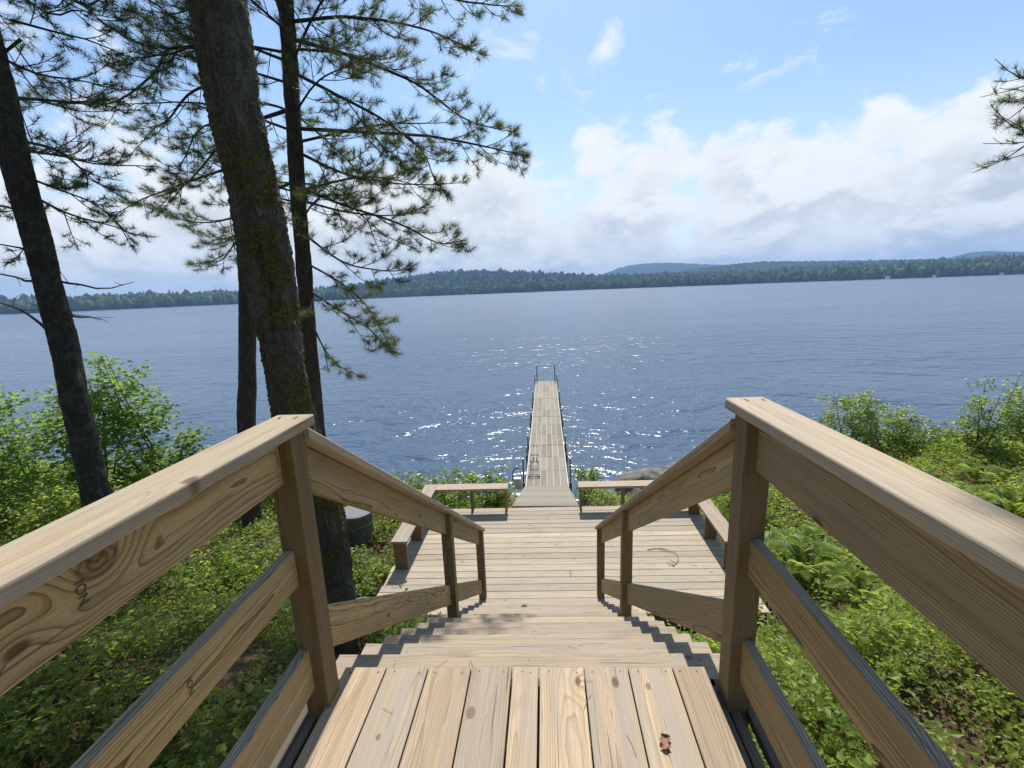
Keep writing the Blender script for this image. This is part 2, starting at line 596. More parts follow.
def bark(name, dark, light, moss=0.0, lichen=0.25, scale=1.0):
    m, t = new_mat(name)
    o = t.n('ShaderNodeTexCoord').outputs['Object']
    st = t.v('MULTIPLY', o, (1.0, 1.0, 0.26))
    n1 = t.noise(st, 22 * scale, 6.0, 0.68, 0.9)
    n2 = t.noise(st, 60 * scale, 5.0, 0.7, 0.5)
    rid = t.m('MULTIPLY', t.m('ABSOLUTE', t.m('SUBTRACT', n1, 0.5)), 4.0, clamp=True)
    fine = t.noise(o, 150, 4.0, 0.7)
    h = t.m('ADD', t.m('MULTIPLY', rid, 0.9), t.m('ADD', t.m('MULTIPLY', n2, 0.6), t.m('MULTIPLY', fine, 0.3)))
    c = t.mix(t.m('MULTIPLY', t.m('ADD', rid, 0.25), t.m('ADD', n2, 0.15), clamp=True), dark, light)
    ln = t.noise(t.v('ADD', o, (2.0, 0.0, 7.0)), 9.0, 7.0, 0.78, 0.5)
    lm = t.m('MULTIPLY', t.smooth(ln, 0.49, 0.59), lichen)
    c = t.mix(lm, c, t.mix(fine, (0.11, 0.115, 0.09), (0.36, 0.375, 0.30)))
    if moss:
        mn = t.noise(t.v('ADD', o, (5.0, 2.0, 1.0)), 2.6, 8.0, 0.76, 0.3)
        mm = t.m('MULTIPLY', t.smooth(t.m('ADD', mn, t.m('MULTIPLY', t.m('SUBTRACT', fine, 0.5), 0.25)), 0.47, 0.60), moss)
        mcol = t.mix(t.smooth(t.noise(o, 55, 4.0, 0.7), 0.3, 0.7), (0.045, 0.050, 0.012), (0.40, 0.38, 0.09))
        c = t.mix(mm, c, mcol)
        yn = t.noise(t.v('ADD', o, (1.0, 9.0, 4.0)), 5.0, 6.0, 0.7)
        c = t.mix(t.m('MULTIPLY', t.smooth(yn, 0.61, 0.68), moss), c, (0.38, 0.30, 0.03))
        h = t.m('ADD', h, t.m('MULTIPLY', mm, t.m('MULTIPLY', fine, 1.0)))
    t.out(t.principled(c, 0.95, t.bump(h, 1.0, 0.045), spec=0.1))
    return m


WOOD_DECK = wood('deck_wood', (0.47, 0.365, 0.245), (0.23, 0.145, 0.075), (0.33, 0.295, 0.25), grey_amt=0.75, late_amt=0.75)
WOOD_TREAD = wood('tread_wood', (0.42, 0.345, 0.245), (0.225, 0.155, 0.095), (0.32, 0.285, 0.235), grey_amt=0.75, late_amt=0.6, knots=0.8)
WOOD_PLAT = wood('platform_wood', (0.415, 0.345, 0.25), (0.235, 0.175, 0.11), (0.325, 0.295, 0.245), grey_amt=0.7, late_amt=0.5, knots=0.8)
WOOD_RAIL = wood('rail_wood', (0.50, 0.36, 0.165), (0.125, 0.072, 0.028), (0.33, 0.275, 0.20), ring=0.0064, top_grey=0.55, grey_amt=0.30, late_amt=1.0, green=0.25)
WOOD_CAP = wood('cap_wood', (0.49, 0.385, 0.245), (0.225, 0.14, 0.072), (0.37, 0.325, 0.26), grey_amt=0.6, late_amt=0.7)
WOOD_POST = wood('post_wood', (0.285, 0.20, 0.096), (0.12, 0.074, 0.033), (0.21, 0.175, 0.125), ring=0.006, grey_amt=0.35, late_amt=0.8, knots=0.5, green=0.2)
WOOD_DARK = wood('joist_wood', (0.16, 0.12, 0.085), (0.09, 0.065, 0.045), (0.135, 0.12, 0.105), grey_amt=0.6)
WOOD_BENCH = wood('bench_wood', (0.40, 0.32, 0.23), (0.20, 0.13, 0.08), (0.33, 0.30, 0.265), grey_amt=0.7, late_amt=0.6)
WOOD_LEG = wood('bench_leg_wood', (0.29, 0.17, 0.085), (0.15, 0.08, 0.04), (0.20, 0.155, 0.12), grey_amt=0.3)
SCREW = simple('screw_head', (0.05, 0.045, 0.04), 0.5, 0.6)
INK = simple('stamp_ink', (0.085, 0.060, 0.030), 0.8)
COMPOSITE = wood('dock_board', (0.235, 0.21, 0.16), (0.19, 0.168, 0.128), (0.255, 0.235, 0.195), ring=0.02, grey_amt=0.6, late_amt=0.4, knots=0.0)
ALU = simple('dock_aluminium', (0.50, 0.45, 0.34), 0.55, 0.0)
PIPE = simple('galvanised_pipe', (0.16, 0.145, 0.13), 0.5, 0.5, 30, 0.3)
WHITE_CAP = simple('white_plastic', (0.75, 0.75, 0.72), 0.5)
STEEL = simple('ladder_metal', (0.17, 0.15, 0.13), 0.4, 0.5)
CREAM = simple('cream_plastic', (0.74, 0.69, 0.52), 0.5)
BLACK = simple('black_rubber', (0.02, 0.02, 0.02), 0.6)
BARREL = simple('grey_bin_metal', (0.12, 0.125, 0.12), 0.5, 0.3, 14, 0.25)
LID = simple('bin_lid', (0.15, 0.155, 0.165), 0.75, 0.0, 10, 0.2)


def rock_mat():
    m, t = new_mat('granite')
    o = t.n('ShaderNodeTexCoord').outputs['Object']
    a = t.noise(o, 4.0, 7.0, 0.75, 0.4)
    b = t.noise(o, 55.0, 4.0, 0.75)
    c = t.mix(t.smooth(a, 0.35, 0.65), (0.09, 0.085, 0.072), (0.28, 0.265, 0.23))
    c = t.mix(t.m('MULTIPLY', t.smooth(b, 0.5, 0.7), 0.6), c, (0.31, 0.30, 0.27))
    l = t.noise(t.v('ADD', o, (4.0, 1.0, 2.0)), 6.0, 6.0, 0.7)
    c = t.mix(t.m('MULTIPLY', t.smooth(l, 0.55, 0.62), 0.7), c, (0.16, 0.165, 0.09))
    t.out(t.principled(c, 0.92, t.bump(t.m('ADD', a, t.m('MULTIPLY', b, 0.3)), 1.0, 0.05), spec=0.15))
    return m


ROCK = rock_mat()
TWIG = simple('dry_twig', (0.15, 0.085, 0.06), 0.8)
DEADLEAF = simple('dry_leaf', (0.22, 0.115, 0.06), 0.7)
BARK_MAPLE = bark('mossy_bark', (0.045, 0.040, 0.032), (0.54, 0.50, 0.42), moss=0.9, lichen=0.95)
BARK_PINE = bark('pine_bark', (0.05, 0.040, 0.032), (0.30, 0.235, 0.19), lichen=0.25, scale=0.9)
BARK_GREY = bark('spruce_bark', (0.04, 0.036, 0.031), (0.26, 0.24, 0.21), lichen=0.45, scale=1.2)
BRANCH = simple('pine_limb', (0.045, 0.034, 0.028), 0.9)
STEM = simple('shrub_stem', (0.07, 0.05, 0.035), 0.8)
NEEDLE = leafmat('pine_needles', (0.024, 0.040, 0.016), (0.085, 0.110, 0.040), (0.24, 0.31, 0.07), 0.32, 0.42)
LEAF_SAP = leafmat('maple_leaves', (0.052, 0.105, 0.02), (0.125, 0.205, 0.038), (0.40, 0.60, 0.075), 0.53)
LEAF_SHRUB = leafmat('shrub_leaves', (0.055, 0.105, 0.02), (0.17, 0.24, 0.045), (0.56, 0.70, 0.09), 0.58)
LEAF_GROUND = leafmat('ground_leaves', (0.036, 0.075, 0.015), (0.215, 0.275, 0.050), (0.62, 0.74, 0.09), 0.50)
LEAF_FERN = leafmat('fern_fronds', (0.085, 0.135, 0.03), (0.23, 0.30, 0.07), (0.60, 0.74, 0.12), 0.5)
LEAF_TREE = leafmat('maple_crown', (0.030, 0.065, 0.014), (0.075, 0.13, 0.03), (0.28, 0.42, 0.05), 0.45)


def ground_mat():
    m, t = new_mat('forest_floor')
    o = t.n('ShaderNodeTexCoord').outputs['Object']
    f = t.noise(o, 3.0, 7.0, 0.7)
    g = t.noise(o, 45.0, 4.0, 0.7)
    c = t.mix(t.smooth(f, 0.35, 0.65), (0.055, 0.038, 0.025), (0.17, 0.115, 0.07))
    c = t.mix(g, t.mix(0.6, c, (0.02, 0.015, 0.01)), c)
    t.out(t.principled(c, 0.95, t.bump(t.m('ADD', f, g), 0.8, 0.03), spec=0.1))
    return m


def water_mat():
    m, t = new_mat('lake_water')
    o = t.n('ShaderNodeTexCoord').outputs['Object']
    # wind waves run across the view, choppy ripples on top
    wv = t.v('MULTIPLY', o, (0.72, 1.0, 1.0))
    n0 = t.noise(wv, 0.22, 2.0, 0.5, 0.3)
    n1 = t.noise(wv, 0.62, 3.0, 0.55, 0.2)
    n2 = t.noise(wv, 2.7, 3.0, 0.6, 0.2)
    n3 = t.noise(o, 13.0, 2.0, 0.6)
    h = t.m('ADD', t.m('MULTIPLY', n1, WATER_H[1]), t.m('ADD', t.m('MULTIPLY', n2, WATER_H[2]), t.m('MULTIPLY', n3, WATER_H[3])))
    h = t.m('ADD', h, t.m('MULTIPLY', n0, WATER_H[0]))
    nA = t.noise(wv, 0.06, 2.0, 0.5, 0.3)
    h = t.m('ADD', h, t.m('MULTIPLY', nA, 0.45))
    # gusts: smoother and rougher patches
    gust = t.noise(t.v('MULTIPLY', o, (0.02, 0.06, 1.0)), 1.0, 3.0)
    nd = t.n('ShaderNodeBump')
    t.link(h, nd.inputs['Height'])
    nd.inputs['Distance'].default_value = 1.0
    far = t.smooth(t.v('LENGTH', o), 30.0, 420.0, 1.0, 0.62)
    t.link(t.m('MULTIPLY', far, t.smooth(gust, 0.35, 0.65, 0.55, 1.05)), nd.inputs['Strength'])
    p = t.n('ShaderNodeBsdfPrincipled')
    p.inputs['Base Color'].default_value = WATER_COL + (1,)
    t.link(t.smooth(t.v('LENGTH', o), 30.0, 350.0, 0.215, 0.30), p.inputs['Roughness'])
    p.inputs['IOR'].default_value = 1.33
    t.link(nd.outputs[0], p.inputs['Normal'])
    t.out(p.outputs[0])
    return m


def forest_mat(name, dark, light):
    m, t = new_mat(name)
    tone = t.attr('tone').outputs['Fac']
    t.out(t.principled(t.mix(tone, dark, light), 0.9, spec=0.1))
    return m


def hill_mat(name, a, b, sc=0.02):
    m, t = new_mat(name)
    o = t.n('ShaderNodeTexCoord').outputs['Object']
    f = t.noise(o, sc, 6.0, 0.7)
    t.out(t.principled(t.mix(f, a, b), 0.95, spec=0.05))
    return m


FOREST = forest_mat('far_forest', (0.016, 0.036, 0.014), (0.115, 0.150, 0.045))
HILL = hill_mat('wooded_hill', (0.022, 0.040, 0.018), (0.05, 0.075, 0.03))
MOUNT = hill_mat('blue_mountain', (0.014, 0.026, 0.018), (0.028, 0.042, 0.022), 0.004)
GROUND = ground_mat()
WATER = water_mat()

# ------------------------------------------------------------------ terrain and water
WL = -4.4
PY = np.array([-80, -10, -3, 0, 2, 3, 5, 7.5, 9.5, 11, 12, 14, 20, 40.0])
PZ = np.array([3.0, 0.2, -0.55, -1.0, -1.4, -1.65, -2.55, -2.95, -3.45, -4.05, -4.5, -5.2, -7, -9.5])


def gz(x, y):
    x, y = np.asarray(x, float), np.asarray(y, float)
    sh = np.clip((np.abs(x) - 2) * 0.22, 0, 2.2) + np.clip((x - 3) * 0.22, 0, 1.6)
    z = np.interp(y - sh, PY, PZ)
    n = 0.10 * np.sin(x * 1.3 + 0.7 * y) + 0.07 * np.sin(2.9 * y - 1.1 * x + 1.0) + 0.05 * np.sin(4.1 * x + 2.3 * y)
    z = z + n
    under = (np.abs(x) < 2.85) & (y > 4.4) & (y < 7.9)
    z = np.where(under, np.minimum(z, -2.78), z)
    return z


gx = np.concatenate([np.linspace(-90, -14, 30), np.linspace(-13.6, 13.6, 100), np.linspace(14, 90, 30)])
gy = np.concatenate([np.linspace(-80, -4, 30), np.linspace(-3.6, 18, 90), np.linspace(18.5, 40, 16)])
X, Y = np.meshgrid(gx, gy)
Zg = gz(X, Y)
V = np.c_[X.ravel(), Y.ravel(), Zg.ravel()]
ii, jj = np.meshgrid(np.arange(len(gy) - 1), np.arange(len(gx) - 1), indexing='ij')
a = ii * len(gx) + jj
F = np.stack([a, a + 1, a + len(gx) + 1, a + len(gx)], -1).reshape(-1, 4)
tag(fast_mesh('ground', V, F, GROUND, smooth=True), kind='structure')

wr = 3700
Vw = [(-wr, -90, WL), (wr, -90, WL), (wr, wr, WL), (-wr, wr, WL)]
tag(fast_mesh('water', np.array(Vw, float), np.array([[0, 1, 2, 3]]), WATER), kind='structure')

# far shore: low wooded land, a hill to the left of the middle, a second ridge and blue mountains
AZ = np.array([-85, -60, -52, -46, -35, -25.6, -22, -17.7, -14, -11, -6, 0.6, 4, 7.3, 18, 27.7, 35.7, 43.6, 50, 80])
E1 = np.array([0.8, 0.88, 0.92, 1.0, 1.03, 1.18, 1.5, 2.0, 2.35, 2.6, 2.35, 1.95, 1.62, 1.42, 1.1, 1.18, 1.15, 1.2, 1.1, 1.0])
R_SHORE = 850.0


def shore_r(az):
    return R_SHORE + 18 * np.sin(az * 0.31) + 10 * np.sin(az * 1.1 + 1) + 5 * np.sin(az * 3.7)


def land_h(az, r):
    """height of the far land at azimuth (deg) and range"""
    top = 1.54 + 1350 * np.tan(np.radians(np.interp(az, AZ, E1))) - 13
    u = np.clip((r - shore_r(az) - 25) / 470, 0, 1)
    u = u * u * (3 - 2 * u)
    back = np.clip((r - 1350) / 900, 0, 1)
    base = np.interp(r - shore_r(az), [-20, 0, 25], [-7, -4.3, -3.0])
    return base + (top + 3) * u * (1 - 0.5 * back)


def polar_patch(name, mat, az0, az1, na, rs, hf, kind='structure'):
    az = np.linspace(az0, az1, na)
    A, Rr = np.meshgrid(az, rs)
    H = hf(A, Rr)
    V = np.c_[(Rr * np.sin(np.radians(A))).ravel(), (Rr * np.cos(np.radians(A))).ravel(), H.ravel()]
    nr = len(rs)
    ii, jj = np.meshgrid(np.arange(nr - 1), np.arange(na - 1), indexing='ij')
    a = ii * na + jj
    F = np.stack([a, a + 1, a + na + 1, a + na], -1).reshape(-1, 4)
    return tag(fast_mesh(name, V, F, mat, smooth=True), kind=kind)


polar_patch('hills', HILL, -85, 80, 400, np.array([820, 835, 850, 862, 880, 920, 980, 1050, 1120, 1200, 1280, 1350, 1500, 1800, 2250.0]), land_h)


def ridge_fn(az_l, el_l, r0, width, rough):
    def fn(A, Rr):
        top = Rr.mean() * 0 + r0 * np.tan(np.radians(np.interp(A, az_l, el_l)))
        u = 1 - np.abs((Rr - r0) / width)
        u = np.clip(u, 0, 1)
        u = u * u * (3 - 2 * u)
        n = rough * (np.sin(A * 41) + np.sin(A * 67 + 1.3) + 0.8 * np.sin(A * 131 + 2.1) + 0.5 * np.sin(A * 19)) * 0.35 * u
        return -5 + (top + 5 + n) * u
    return fn


rs2 = np.linspace(1480, 2320, 28)
polar_patch('hills', HILL, 10, 60, 900, rs2,
            ridge_fn([10, 14, 18, 21, 24, 29.8, 34, 39, 45, 60], [0.2, 0.9, 1.5, 1.72, 1.86, 1.55, 1.35, 1.12, 0.9, 0.4], 1900, 400, 2.5))
rs3 = np.linspace(2740, 3660, 24)
polar_patch('mountain', MOUNT, 4, 30, 260, rs3,
            ridge_fn([4, 6.5, 7.6, 9, 10.5, 12.5, 15, 17.5, 20, 23, 27, 30], [0.2, 1.2, 1.6, 2.1, 2.35, 2.45, 2.36, 2.1, 1.85, 1.6, 1.0, 0.3], 3200, 450, 3.5))
polar_patch('mountain', MOUNT, 33, 58, 260, rs3,
            ridge_fn([33, 36, 38, 39.2, 40.4, 41.5, 43, 45, 48, 58], [0.2, 0.75, 1.05, 1.3, 1.62, 1.70, 1.5, 1.3, 1.1, 0.2], 3200, 450, 3.0))

# far forest: one mass of thousands of crowns


def conifer_template(k):
    r = np.random.default_rng(k)
    V, F = [], []
    n = 6
    tiers = [(0.10, 0.55, 1.0), (0.38, 0.80, 0.72), (0.62, 1.0, 0.46)]
    for z0, z1, rad in tiers:
        o = len(V)
        for i in range(n):
            a = 2 * math.pi * i / n + r.uniform(-.3, .3)
            q = rad * r.uniform(.75, 1.2)
            V.append((q * math.cos(a), q * math.sin(a), z0 + r.uniform(-.04, .04)))
        V.append((r.uniform(-.08, .08), 0, z1))
        F += [(o + i, o + (i + 1) % n, o + n) for i in range(n)]
    return np.array(V), np.array(F)


def broad_template(k):
    r = np.random.default_rng(k + 100)
    V, F = [], []
    n = 7
    for z, q in ((0.15, 0.75), (0.45, 1.1), (0.75, 0.85)):
        for i in range(n):
            a = 2 * math.pi * i / n + r.uniform(-.3, .3)
            s = q * r.uniform(.75, 1.2)
            V.append((s * math.cos(a), s * math.sin(a), z + r.uniform(-.08, .08)))
    V.append((0, 0, 1.0))
    for l in range(2):
        for i in range(n):
            p, q = l * n + i, l * n + (i + 1) % n
            F += [(p, q, q + n), (p, q + n, p + n)]
    F += [(2 * n + i, 2 * n + (i + 1) % n, 3 * n) for i in range(n)]
    return np.array(V), np.array(F)


def scatter_trees(name, az, r, H, hgt, seed, conif=0.5):
    g = np.random.default_rng(seed)
    acc = Acc()
    T = [conifer_template(i) for i in range(5)] + [broad_template(i) for i in range(5)]
    is_c = g.uniform(0, 1, len(az)) < conif
    for ti, (tv, tf) in enumerate(T):
        sel = np.where((is_c == (ti < 5)) & (g.integers(0, 5, len(az)) == ti % 5))[0] if False else \
            np.where((is_c == (ti < 5)) & ((np.arange(len(az)) % 5) == ti % 5))[0]
        if len(sel) == 0:
            continue
        k = len(sel)
        px, py = r[sel] * np.sin(np.radians(az[sel])), r[sel] * np.cos(np.radians(az[sel]))
        h = hgt[sel]
        w = h * (g.uniform(.16, .24, k) if ti < 5 else g.uniform(.25, .36, k))
        an = g.uniform(0, 6.28, k)
        c, s = np.cos(an), np.sin(an)
        VV = np.stack([px[:, None] + w[:, None] * (tv[:, 0] * c[:, None] - tv[:, 1] * s[:, None]),
                       py[:, None] + w[:, None] * (tv[:, 0] * s[:, None] + tv[:, 1] * c[:, None]),
                       H[sel][:, None] + h[:, None] * tv[:, 2]], -1).reshape(-1, 3)
        FF = (tf[None] + (np.arange(k) * len(tv))[:, None, None]).reshape(-1, 3)
        tn = np.repeat(np.clip(g.normal(.3 if ti < 5 else .62, .22, k), 0, 1), len(tv))
        acc.add(VV, FF, tn)
    return tag(acc.build(name, FOREST), kind='stuff')


g = np.random.default_rng(21)
n = 15000
az = g.uniform(-66, 56, n)
dr = np.concatenate([g.uniform(0, 40, n // 3), g.uniform(20, 520, n - n // 3)])
r = shore_r(az) + 6 + dr
scatter_trees('far_forest', az, r, land_h(az, r) - 0.8, np.clip(g.normal(12, 2.8, n), 6, 19) * np.where(g.uniform(0, 1, n) < .05, 1.25, 1), 3)
n = 6000
az = g.uniform(11, 52, n)
r = g.uniform(1740, 1930, n)
rf = ridge_fn([10, 14, 18, 21, 24, 29.8, 34, 39, 45, 60], [0.2, 0.9, 1.5, 1.72, 1.86, 1.55, 1.35, 1.12, 0.9, 0.4], 1900, 400, 2.5)
scatter_trees('far_ridge_forest', az, r, rf(az, r) - 9, g.uniform(9, 15, n), 4)

# haze: the air between the camera and the far shore
if HAZE > 0:
    hz = bpy.data.materials.new('air_haze')
    hz.use_nodes = True
    th = NT(hz.node_tree)
    pv_ = th.n('ShaderNodeVolumePrincipled')
    pv_.inputs['Color'].default_value = HAZE_COL + (1,)
    pv_.inputs['Density'].default_value = HAZE
    pv_.inputs['Anisotropy'].default_value = 0.0
    oo = th.n('ShaderNodeOutputMaterial')
    th.link(pv_.outputs[0], oo.inputs['Volume'])
    b = 3800.0
    z0, z1 = -13.0, 158.0
    Vh = np.array([(x, y, z) for z in (z0, z1) for y in (-150, b) for x in (-b, b)], float)
    Fh = np.array([[0, 2, 3, 1], [4, 5, 7, 6], [0, 1, 5, 4], [2, 6, 7, 3], [0, 4, 6, 2], [1, 3, 7, 5]])
    tag(fast_mesh('haze', Vh, Fh, hz), kind='stuff')

# ------------------------------------------------------------------ landing
LW = [-.882, -.702, -.524, -.343, -.172, -.0585, .123, .303, .484, .6175]
YN = 1.59          # nosing line of the landing
RUN, RISE, NST = 0.285, 0.1925, 12
ZP = -NST * RISE

land = thing('stair_landing', (0, 0, -0.02), 'tan plank landing in the foreground where the stairs begin', 'landing')
mb = MB()
tones = [.62, .18, .83, .37, .71, .27, .55, .93, .08]
for i in range(9):
    x0, x1 = LW[i] + .0025, LW[i + 1] - .0025
    if i == 4:
        x0 += .002
        x1 -= .003
    dz = float(rng.uniform(-.0015, .0015))
    e = float(rng.uniform(-.003, .003))
    board(mb, ((x0 + x1) / 2, -2.4, -.019 + dz), ((x0 + x1) / 2, YN + e, -.019 + dz), (1, 0, 0), x1 - x0, .038, tone=tones[i], r=.004, off=(17.3 + 5 * i, 0, 0),
          kn={3: (3.785, -.055, .020), 7: (3.90, -.026, .011), 1: (3.69, -.016, .008), 5: (3.3, .03, .012)}.get(i))
    for sx in (x0 + .03, x1 - .03):
        for yy in (YN - .022, YN - .43, YN - .84):
            disc(mb, (sx + rng.uniform(-.008, .008), yy + rng.uniform(-.006, .006), dz + .0012), .0042)
mb.build('floor', [WOOD_DECK, SCREW], land)
for sx, x0, x1 in ((-1, -.955, -.872), (1, .612, .70)):
    mb = MB()
    w = abs(x1 - x0)
    board(mb, (x0 + w * .24, -2.4, -.14), (x0 + w * .24, YN - .01, -.14), (0, 0, 1), .19, .038)
    board(mb, (x0 + w * .76, -2.4, -.145), (x0 + w * .76, YN - .01, -.145), (0, 0, 1), .19, .038)
    xo = -.99 if sx < 0 else .76
    board(mb, (xo + sx * .03, -2.4, -.06), (xo + sx * .03, YN - .02, -.06), (1, 0, 0), .14, .038)
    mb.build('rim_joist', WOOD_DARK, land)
mb = MB()
board(mb, (-.95, YN - .03, -.14), (.70, YN - .03, -.14), (0, 0, 1), .19, .038)
mb.build('header_joist', WOOD_DARK, land)
for x in (-.9, .66):
    for y in (-1.6, 1.2):
        mb = MB()
        zb = float(gz(x, y)) - .25
        board(mb, (x, y, zb), (x, y, -.235), (1, 0, 0), .089, .089, r=.004)
        mb.build('support_post', WOOD_DARK, land)

# ------------------------------------------------------------------ staircase
stair = thing('staircase', (0, YN, -.3), 'straight wooden stairs of double plank treads running down to the lower deck', 'stairs')
for k in range(1, NST):
    mb = MB()
    y0 = YN + (k - 1) * RUN - .022
    for q in range(2):
        e = rng.uniform(-.004, .004, 2)
        board(mb, (-1.055 + e[0], y0 + .0765 + q * .152, -k * RISE - .019 + (0.001 if q else 0)),
              (.835 + e[1], y0 + .0765 + q * .152, -k * RISE - .019 + (0.001 if q else 0)), (0, 1, 0), .1465, .038, r=.004)
        for sx in (-.9, -.12, .68):
            for yy in (-.035, .035):
                disc(mb, (sx + rng.uniform(-.015, .015), y0 + .0765 + q * .152 + yy, -k * RISE + .0022), .0042)
    mb.build('tread', [WOOD_TREAD, SCREW], stair)
sl = nrm((0, RUN, -RISE))
for x in (-1.0, -.12, .78):
    mb = MB()
    board(mb, (x, YN + .04, -RISE - .20), (x, YN + 11.7 * RUN, -RISE - .20 - 11.62 * RISE), (0, RISE, RUN), .24, .038, n0=(0, 1, 0), n1=(0, 1, 0))
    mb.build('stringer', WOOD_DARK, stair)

# ------------------------------------------------------------------ railings
SLP = 0.678


def railing(side):
    L = side < 0
    fx = (lambda y: -.86 + .006 * (y - 1.5)) if L else (lambda y: .645 - .021 * (y - 1.5))
    s = -1.0 if L else 1.0
    t_ = thing('stair_railing', (fx(1.46) + s * .045, 1.46, -.04),
               'left timber railing beside the mossy trunk, with dark ink stamps on its rails' if L
               else 'right timber railing beside the ferns, its boards darker and in shade', 'railing')
    YPc = 1.45 if L else 1.482

    def post(y, zb, zt, name='post', lean=0.0):
        mb = MB()
        xc = fx(y) + s * .0445
        board(mb, (xc, y, zb), (xc + lean, y, zt), (1, 0, 0), .089, .089, r=.004)
        mb.build(name, WOOD_POST, t_)

    post(YPc, -.42, 1.104)
    post(-1.2, -.42, 1.104)
    y1, y2 = 3.53, 5.075
    captop = lambda y: 1.092 - SLP * (y - 1.5)
    for y, zb in ((y1, -7 * RISE - .25), (y2, ZP + .003)):
        mb = MB()
        xc = fx(y) + s * .0445
        board(mb, (xc, y, zb), (xc, y, captop(y) - .048), (1, 0, 0), .089, .089, n1=(0, SLP, 1), r=.004)
        mb.build('post', WOOD_POST, t_)
    # landing: cap, top, middle and bottom rails
    yb = -2.0
    mb = MB()
    ye = YPc + (.034 if L else .068)
    x0, x1 = (-.946, -.811) if L else (.636, .768)
    tw = 0.0 if L else -.030
    board(mb, ((x0 + x1) / 2 + tw * (yb - .9), yb, 1.124), ((x0 + x1) / 2 + tw * (ye - .9), ye, 1.124), (1, 0, 0), x1 - x0, .038, r=.007, tone=.31 if L else .77,
          off=(3.3, 0, 0) if L else (9.1, 0, 0))
    for yy in (ye - .035, ye - .05, .55, -.3):
        for xx in (x0 + .035, x1 - .04):
            disc(mb, (xx + rng.uniform(-.006, .006), yy, 1.1442), .0045)
    mb.build('cap_rail', [WOOD_CAP, SCREW], t_)
    xr = (-.905 - .019) if L else (.685 + .019)
    yE = YPc - .046
    objs = {}
    for nm, za, zb_, tn, of in (('top_rail', .917, 1.1035, .495 if L else .15, 20.25 if L else 4.4),  # tones picked lighter left, darker right: shade painted into the boards
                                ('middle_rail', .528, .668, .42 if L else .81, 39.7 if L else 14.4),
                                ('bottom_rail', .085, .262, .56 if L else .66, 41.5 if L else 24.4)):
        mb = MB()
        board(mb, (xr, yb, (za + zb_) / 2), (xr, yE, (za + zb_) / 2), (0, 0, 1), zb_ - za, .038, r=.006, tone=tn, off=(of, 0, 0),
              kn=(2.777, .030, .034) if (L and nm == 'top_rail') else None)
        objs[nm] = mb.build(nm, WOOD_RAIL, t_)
    # down the stairs: sloping cap, upper rail, lower rail, cut plumb at the posts
    yA = YPc + .0455
    plumb = (0, 1, 0)
    dirv = nrm((0, 1, -SLP))
    perp = np.array([0, -dirv[2], dirv[1]])

    def sloped(nm, ya, yb2, ztop, width, th, wdir, mat, tone, xo):
        mb = MB()
        half = width / 2 if wdir == 'z' else th / 2
        zc = lambda y: ztop(y) - half * math.sqrt(1 + SLP * SLP)
        pa = np.array((fx(ya) + s * xo, ya, zc(ya)))
        pb = np.array((fx(yb2) + s * xo, yb2, zc(yb2)))
        board(mb, pa, pb, perp if wdir == 'z' else (1, 0, 0), width, th, n0=plumb, n1=plumb, r=.006, tone=tone)
        return mb.build(nm, mat, t_)

    cm = 0.0495 if L else 0.058
    sloped('stair_cap', yA, y2 + .075, captop, .125, .036, 'x', WOOD_CAP if not L else WOOD_CAP, .58 if L else .22, .047)
    rt = lambda y: captop(y) - .0455
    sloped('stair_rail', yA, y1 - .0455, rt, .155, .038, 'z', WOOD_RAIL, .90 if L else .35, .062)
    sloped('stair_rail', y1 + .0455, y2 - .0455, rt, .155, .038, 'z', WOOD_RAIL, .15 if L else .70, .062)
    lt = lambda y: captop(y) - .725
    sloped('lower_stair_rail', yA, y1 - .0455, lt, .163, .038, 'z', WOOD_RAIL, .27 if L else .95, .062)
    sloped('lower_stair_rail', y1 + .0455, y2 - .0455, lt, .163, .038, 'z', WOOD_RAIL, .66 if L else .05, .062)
    # dark strap bracket under the cap where the sloping cap meets the post
    mb = MB()
    board(mb, (fx(yA) + s * .02, yA + .003, 1.060), (fx(yA) + s * .02, yA + .003, 1.100), (1, 0, 0), .03, .02, r=.004)
    mb.build('bracket', BLACK, t_)
    return t_, objs, xr


def stamp(text, parent_thing, rail, x, y, z, size, rot, face=1):
    cu = bpy.data.curves.new('ink_stamp', 'FONT')
    cu.body = text
    cu.size = size
    cu.align_x = 'CENTER'
    cu.align_y = 'CENTER'
    cu.extrude = 0.0002
    o = bpy.data.objects.new('tmp', cu)
    COL.objects.link(o)
    dg = bpy.context.evaluated_depsgraph_get()
    dg.update()
    me = bpy.data.meshes.new_from_object(o.evaluated_get(dg))
    bpy.data.objects.remove(o)
    n = len(me.vertices)
    co = np.zeros(n * 3, np.float32)
    me.vertices.foreach_get('co', co)
    co = co.reshape(-1, 3)
    c, s = math.cos(rot), math.sin(rot)
    u, v = co[:, 0] * c - co[:, 1] * s, co[:, 0] * s + co[:, 1] * c
    P = np.c_[np.full(n, x) + co[:, 2], y + u, z + v]     # lies on a face looking towards +X
    P = shear(P) - np.asarray(parent_thing.location)
    me.vertices.foreach_set('co', P.astype(np.float32).ravel())
    me.materials.clear()
    me.materials.append(INK)
    me.name = 'ink_stamp'
    me.update()
    q = bpy.data.objects.new('ink_stamp', me)
    COL.objects.link(q)
    q.parent = rail


railL, objL, xrL = railing(-1)
railR, objR, xrR = railing(1)
fl = xrL + .019 + .0012
stamp('ION', railL, objL['top_rail'], fl, .735, 1.0, .028, R_(-90))
stamp('ION', railL, objL['middle_rail'], fl, .912, .603, .024, R_(-90))

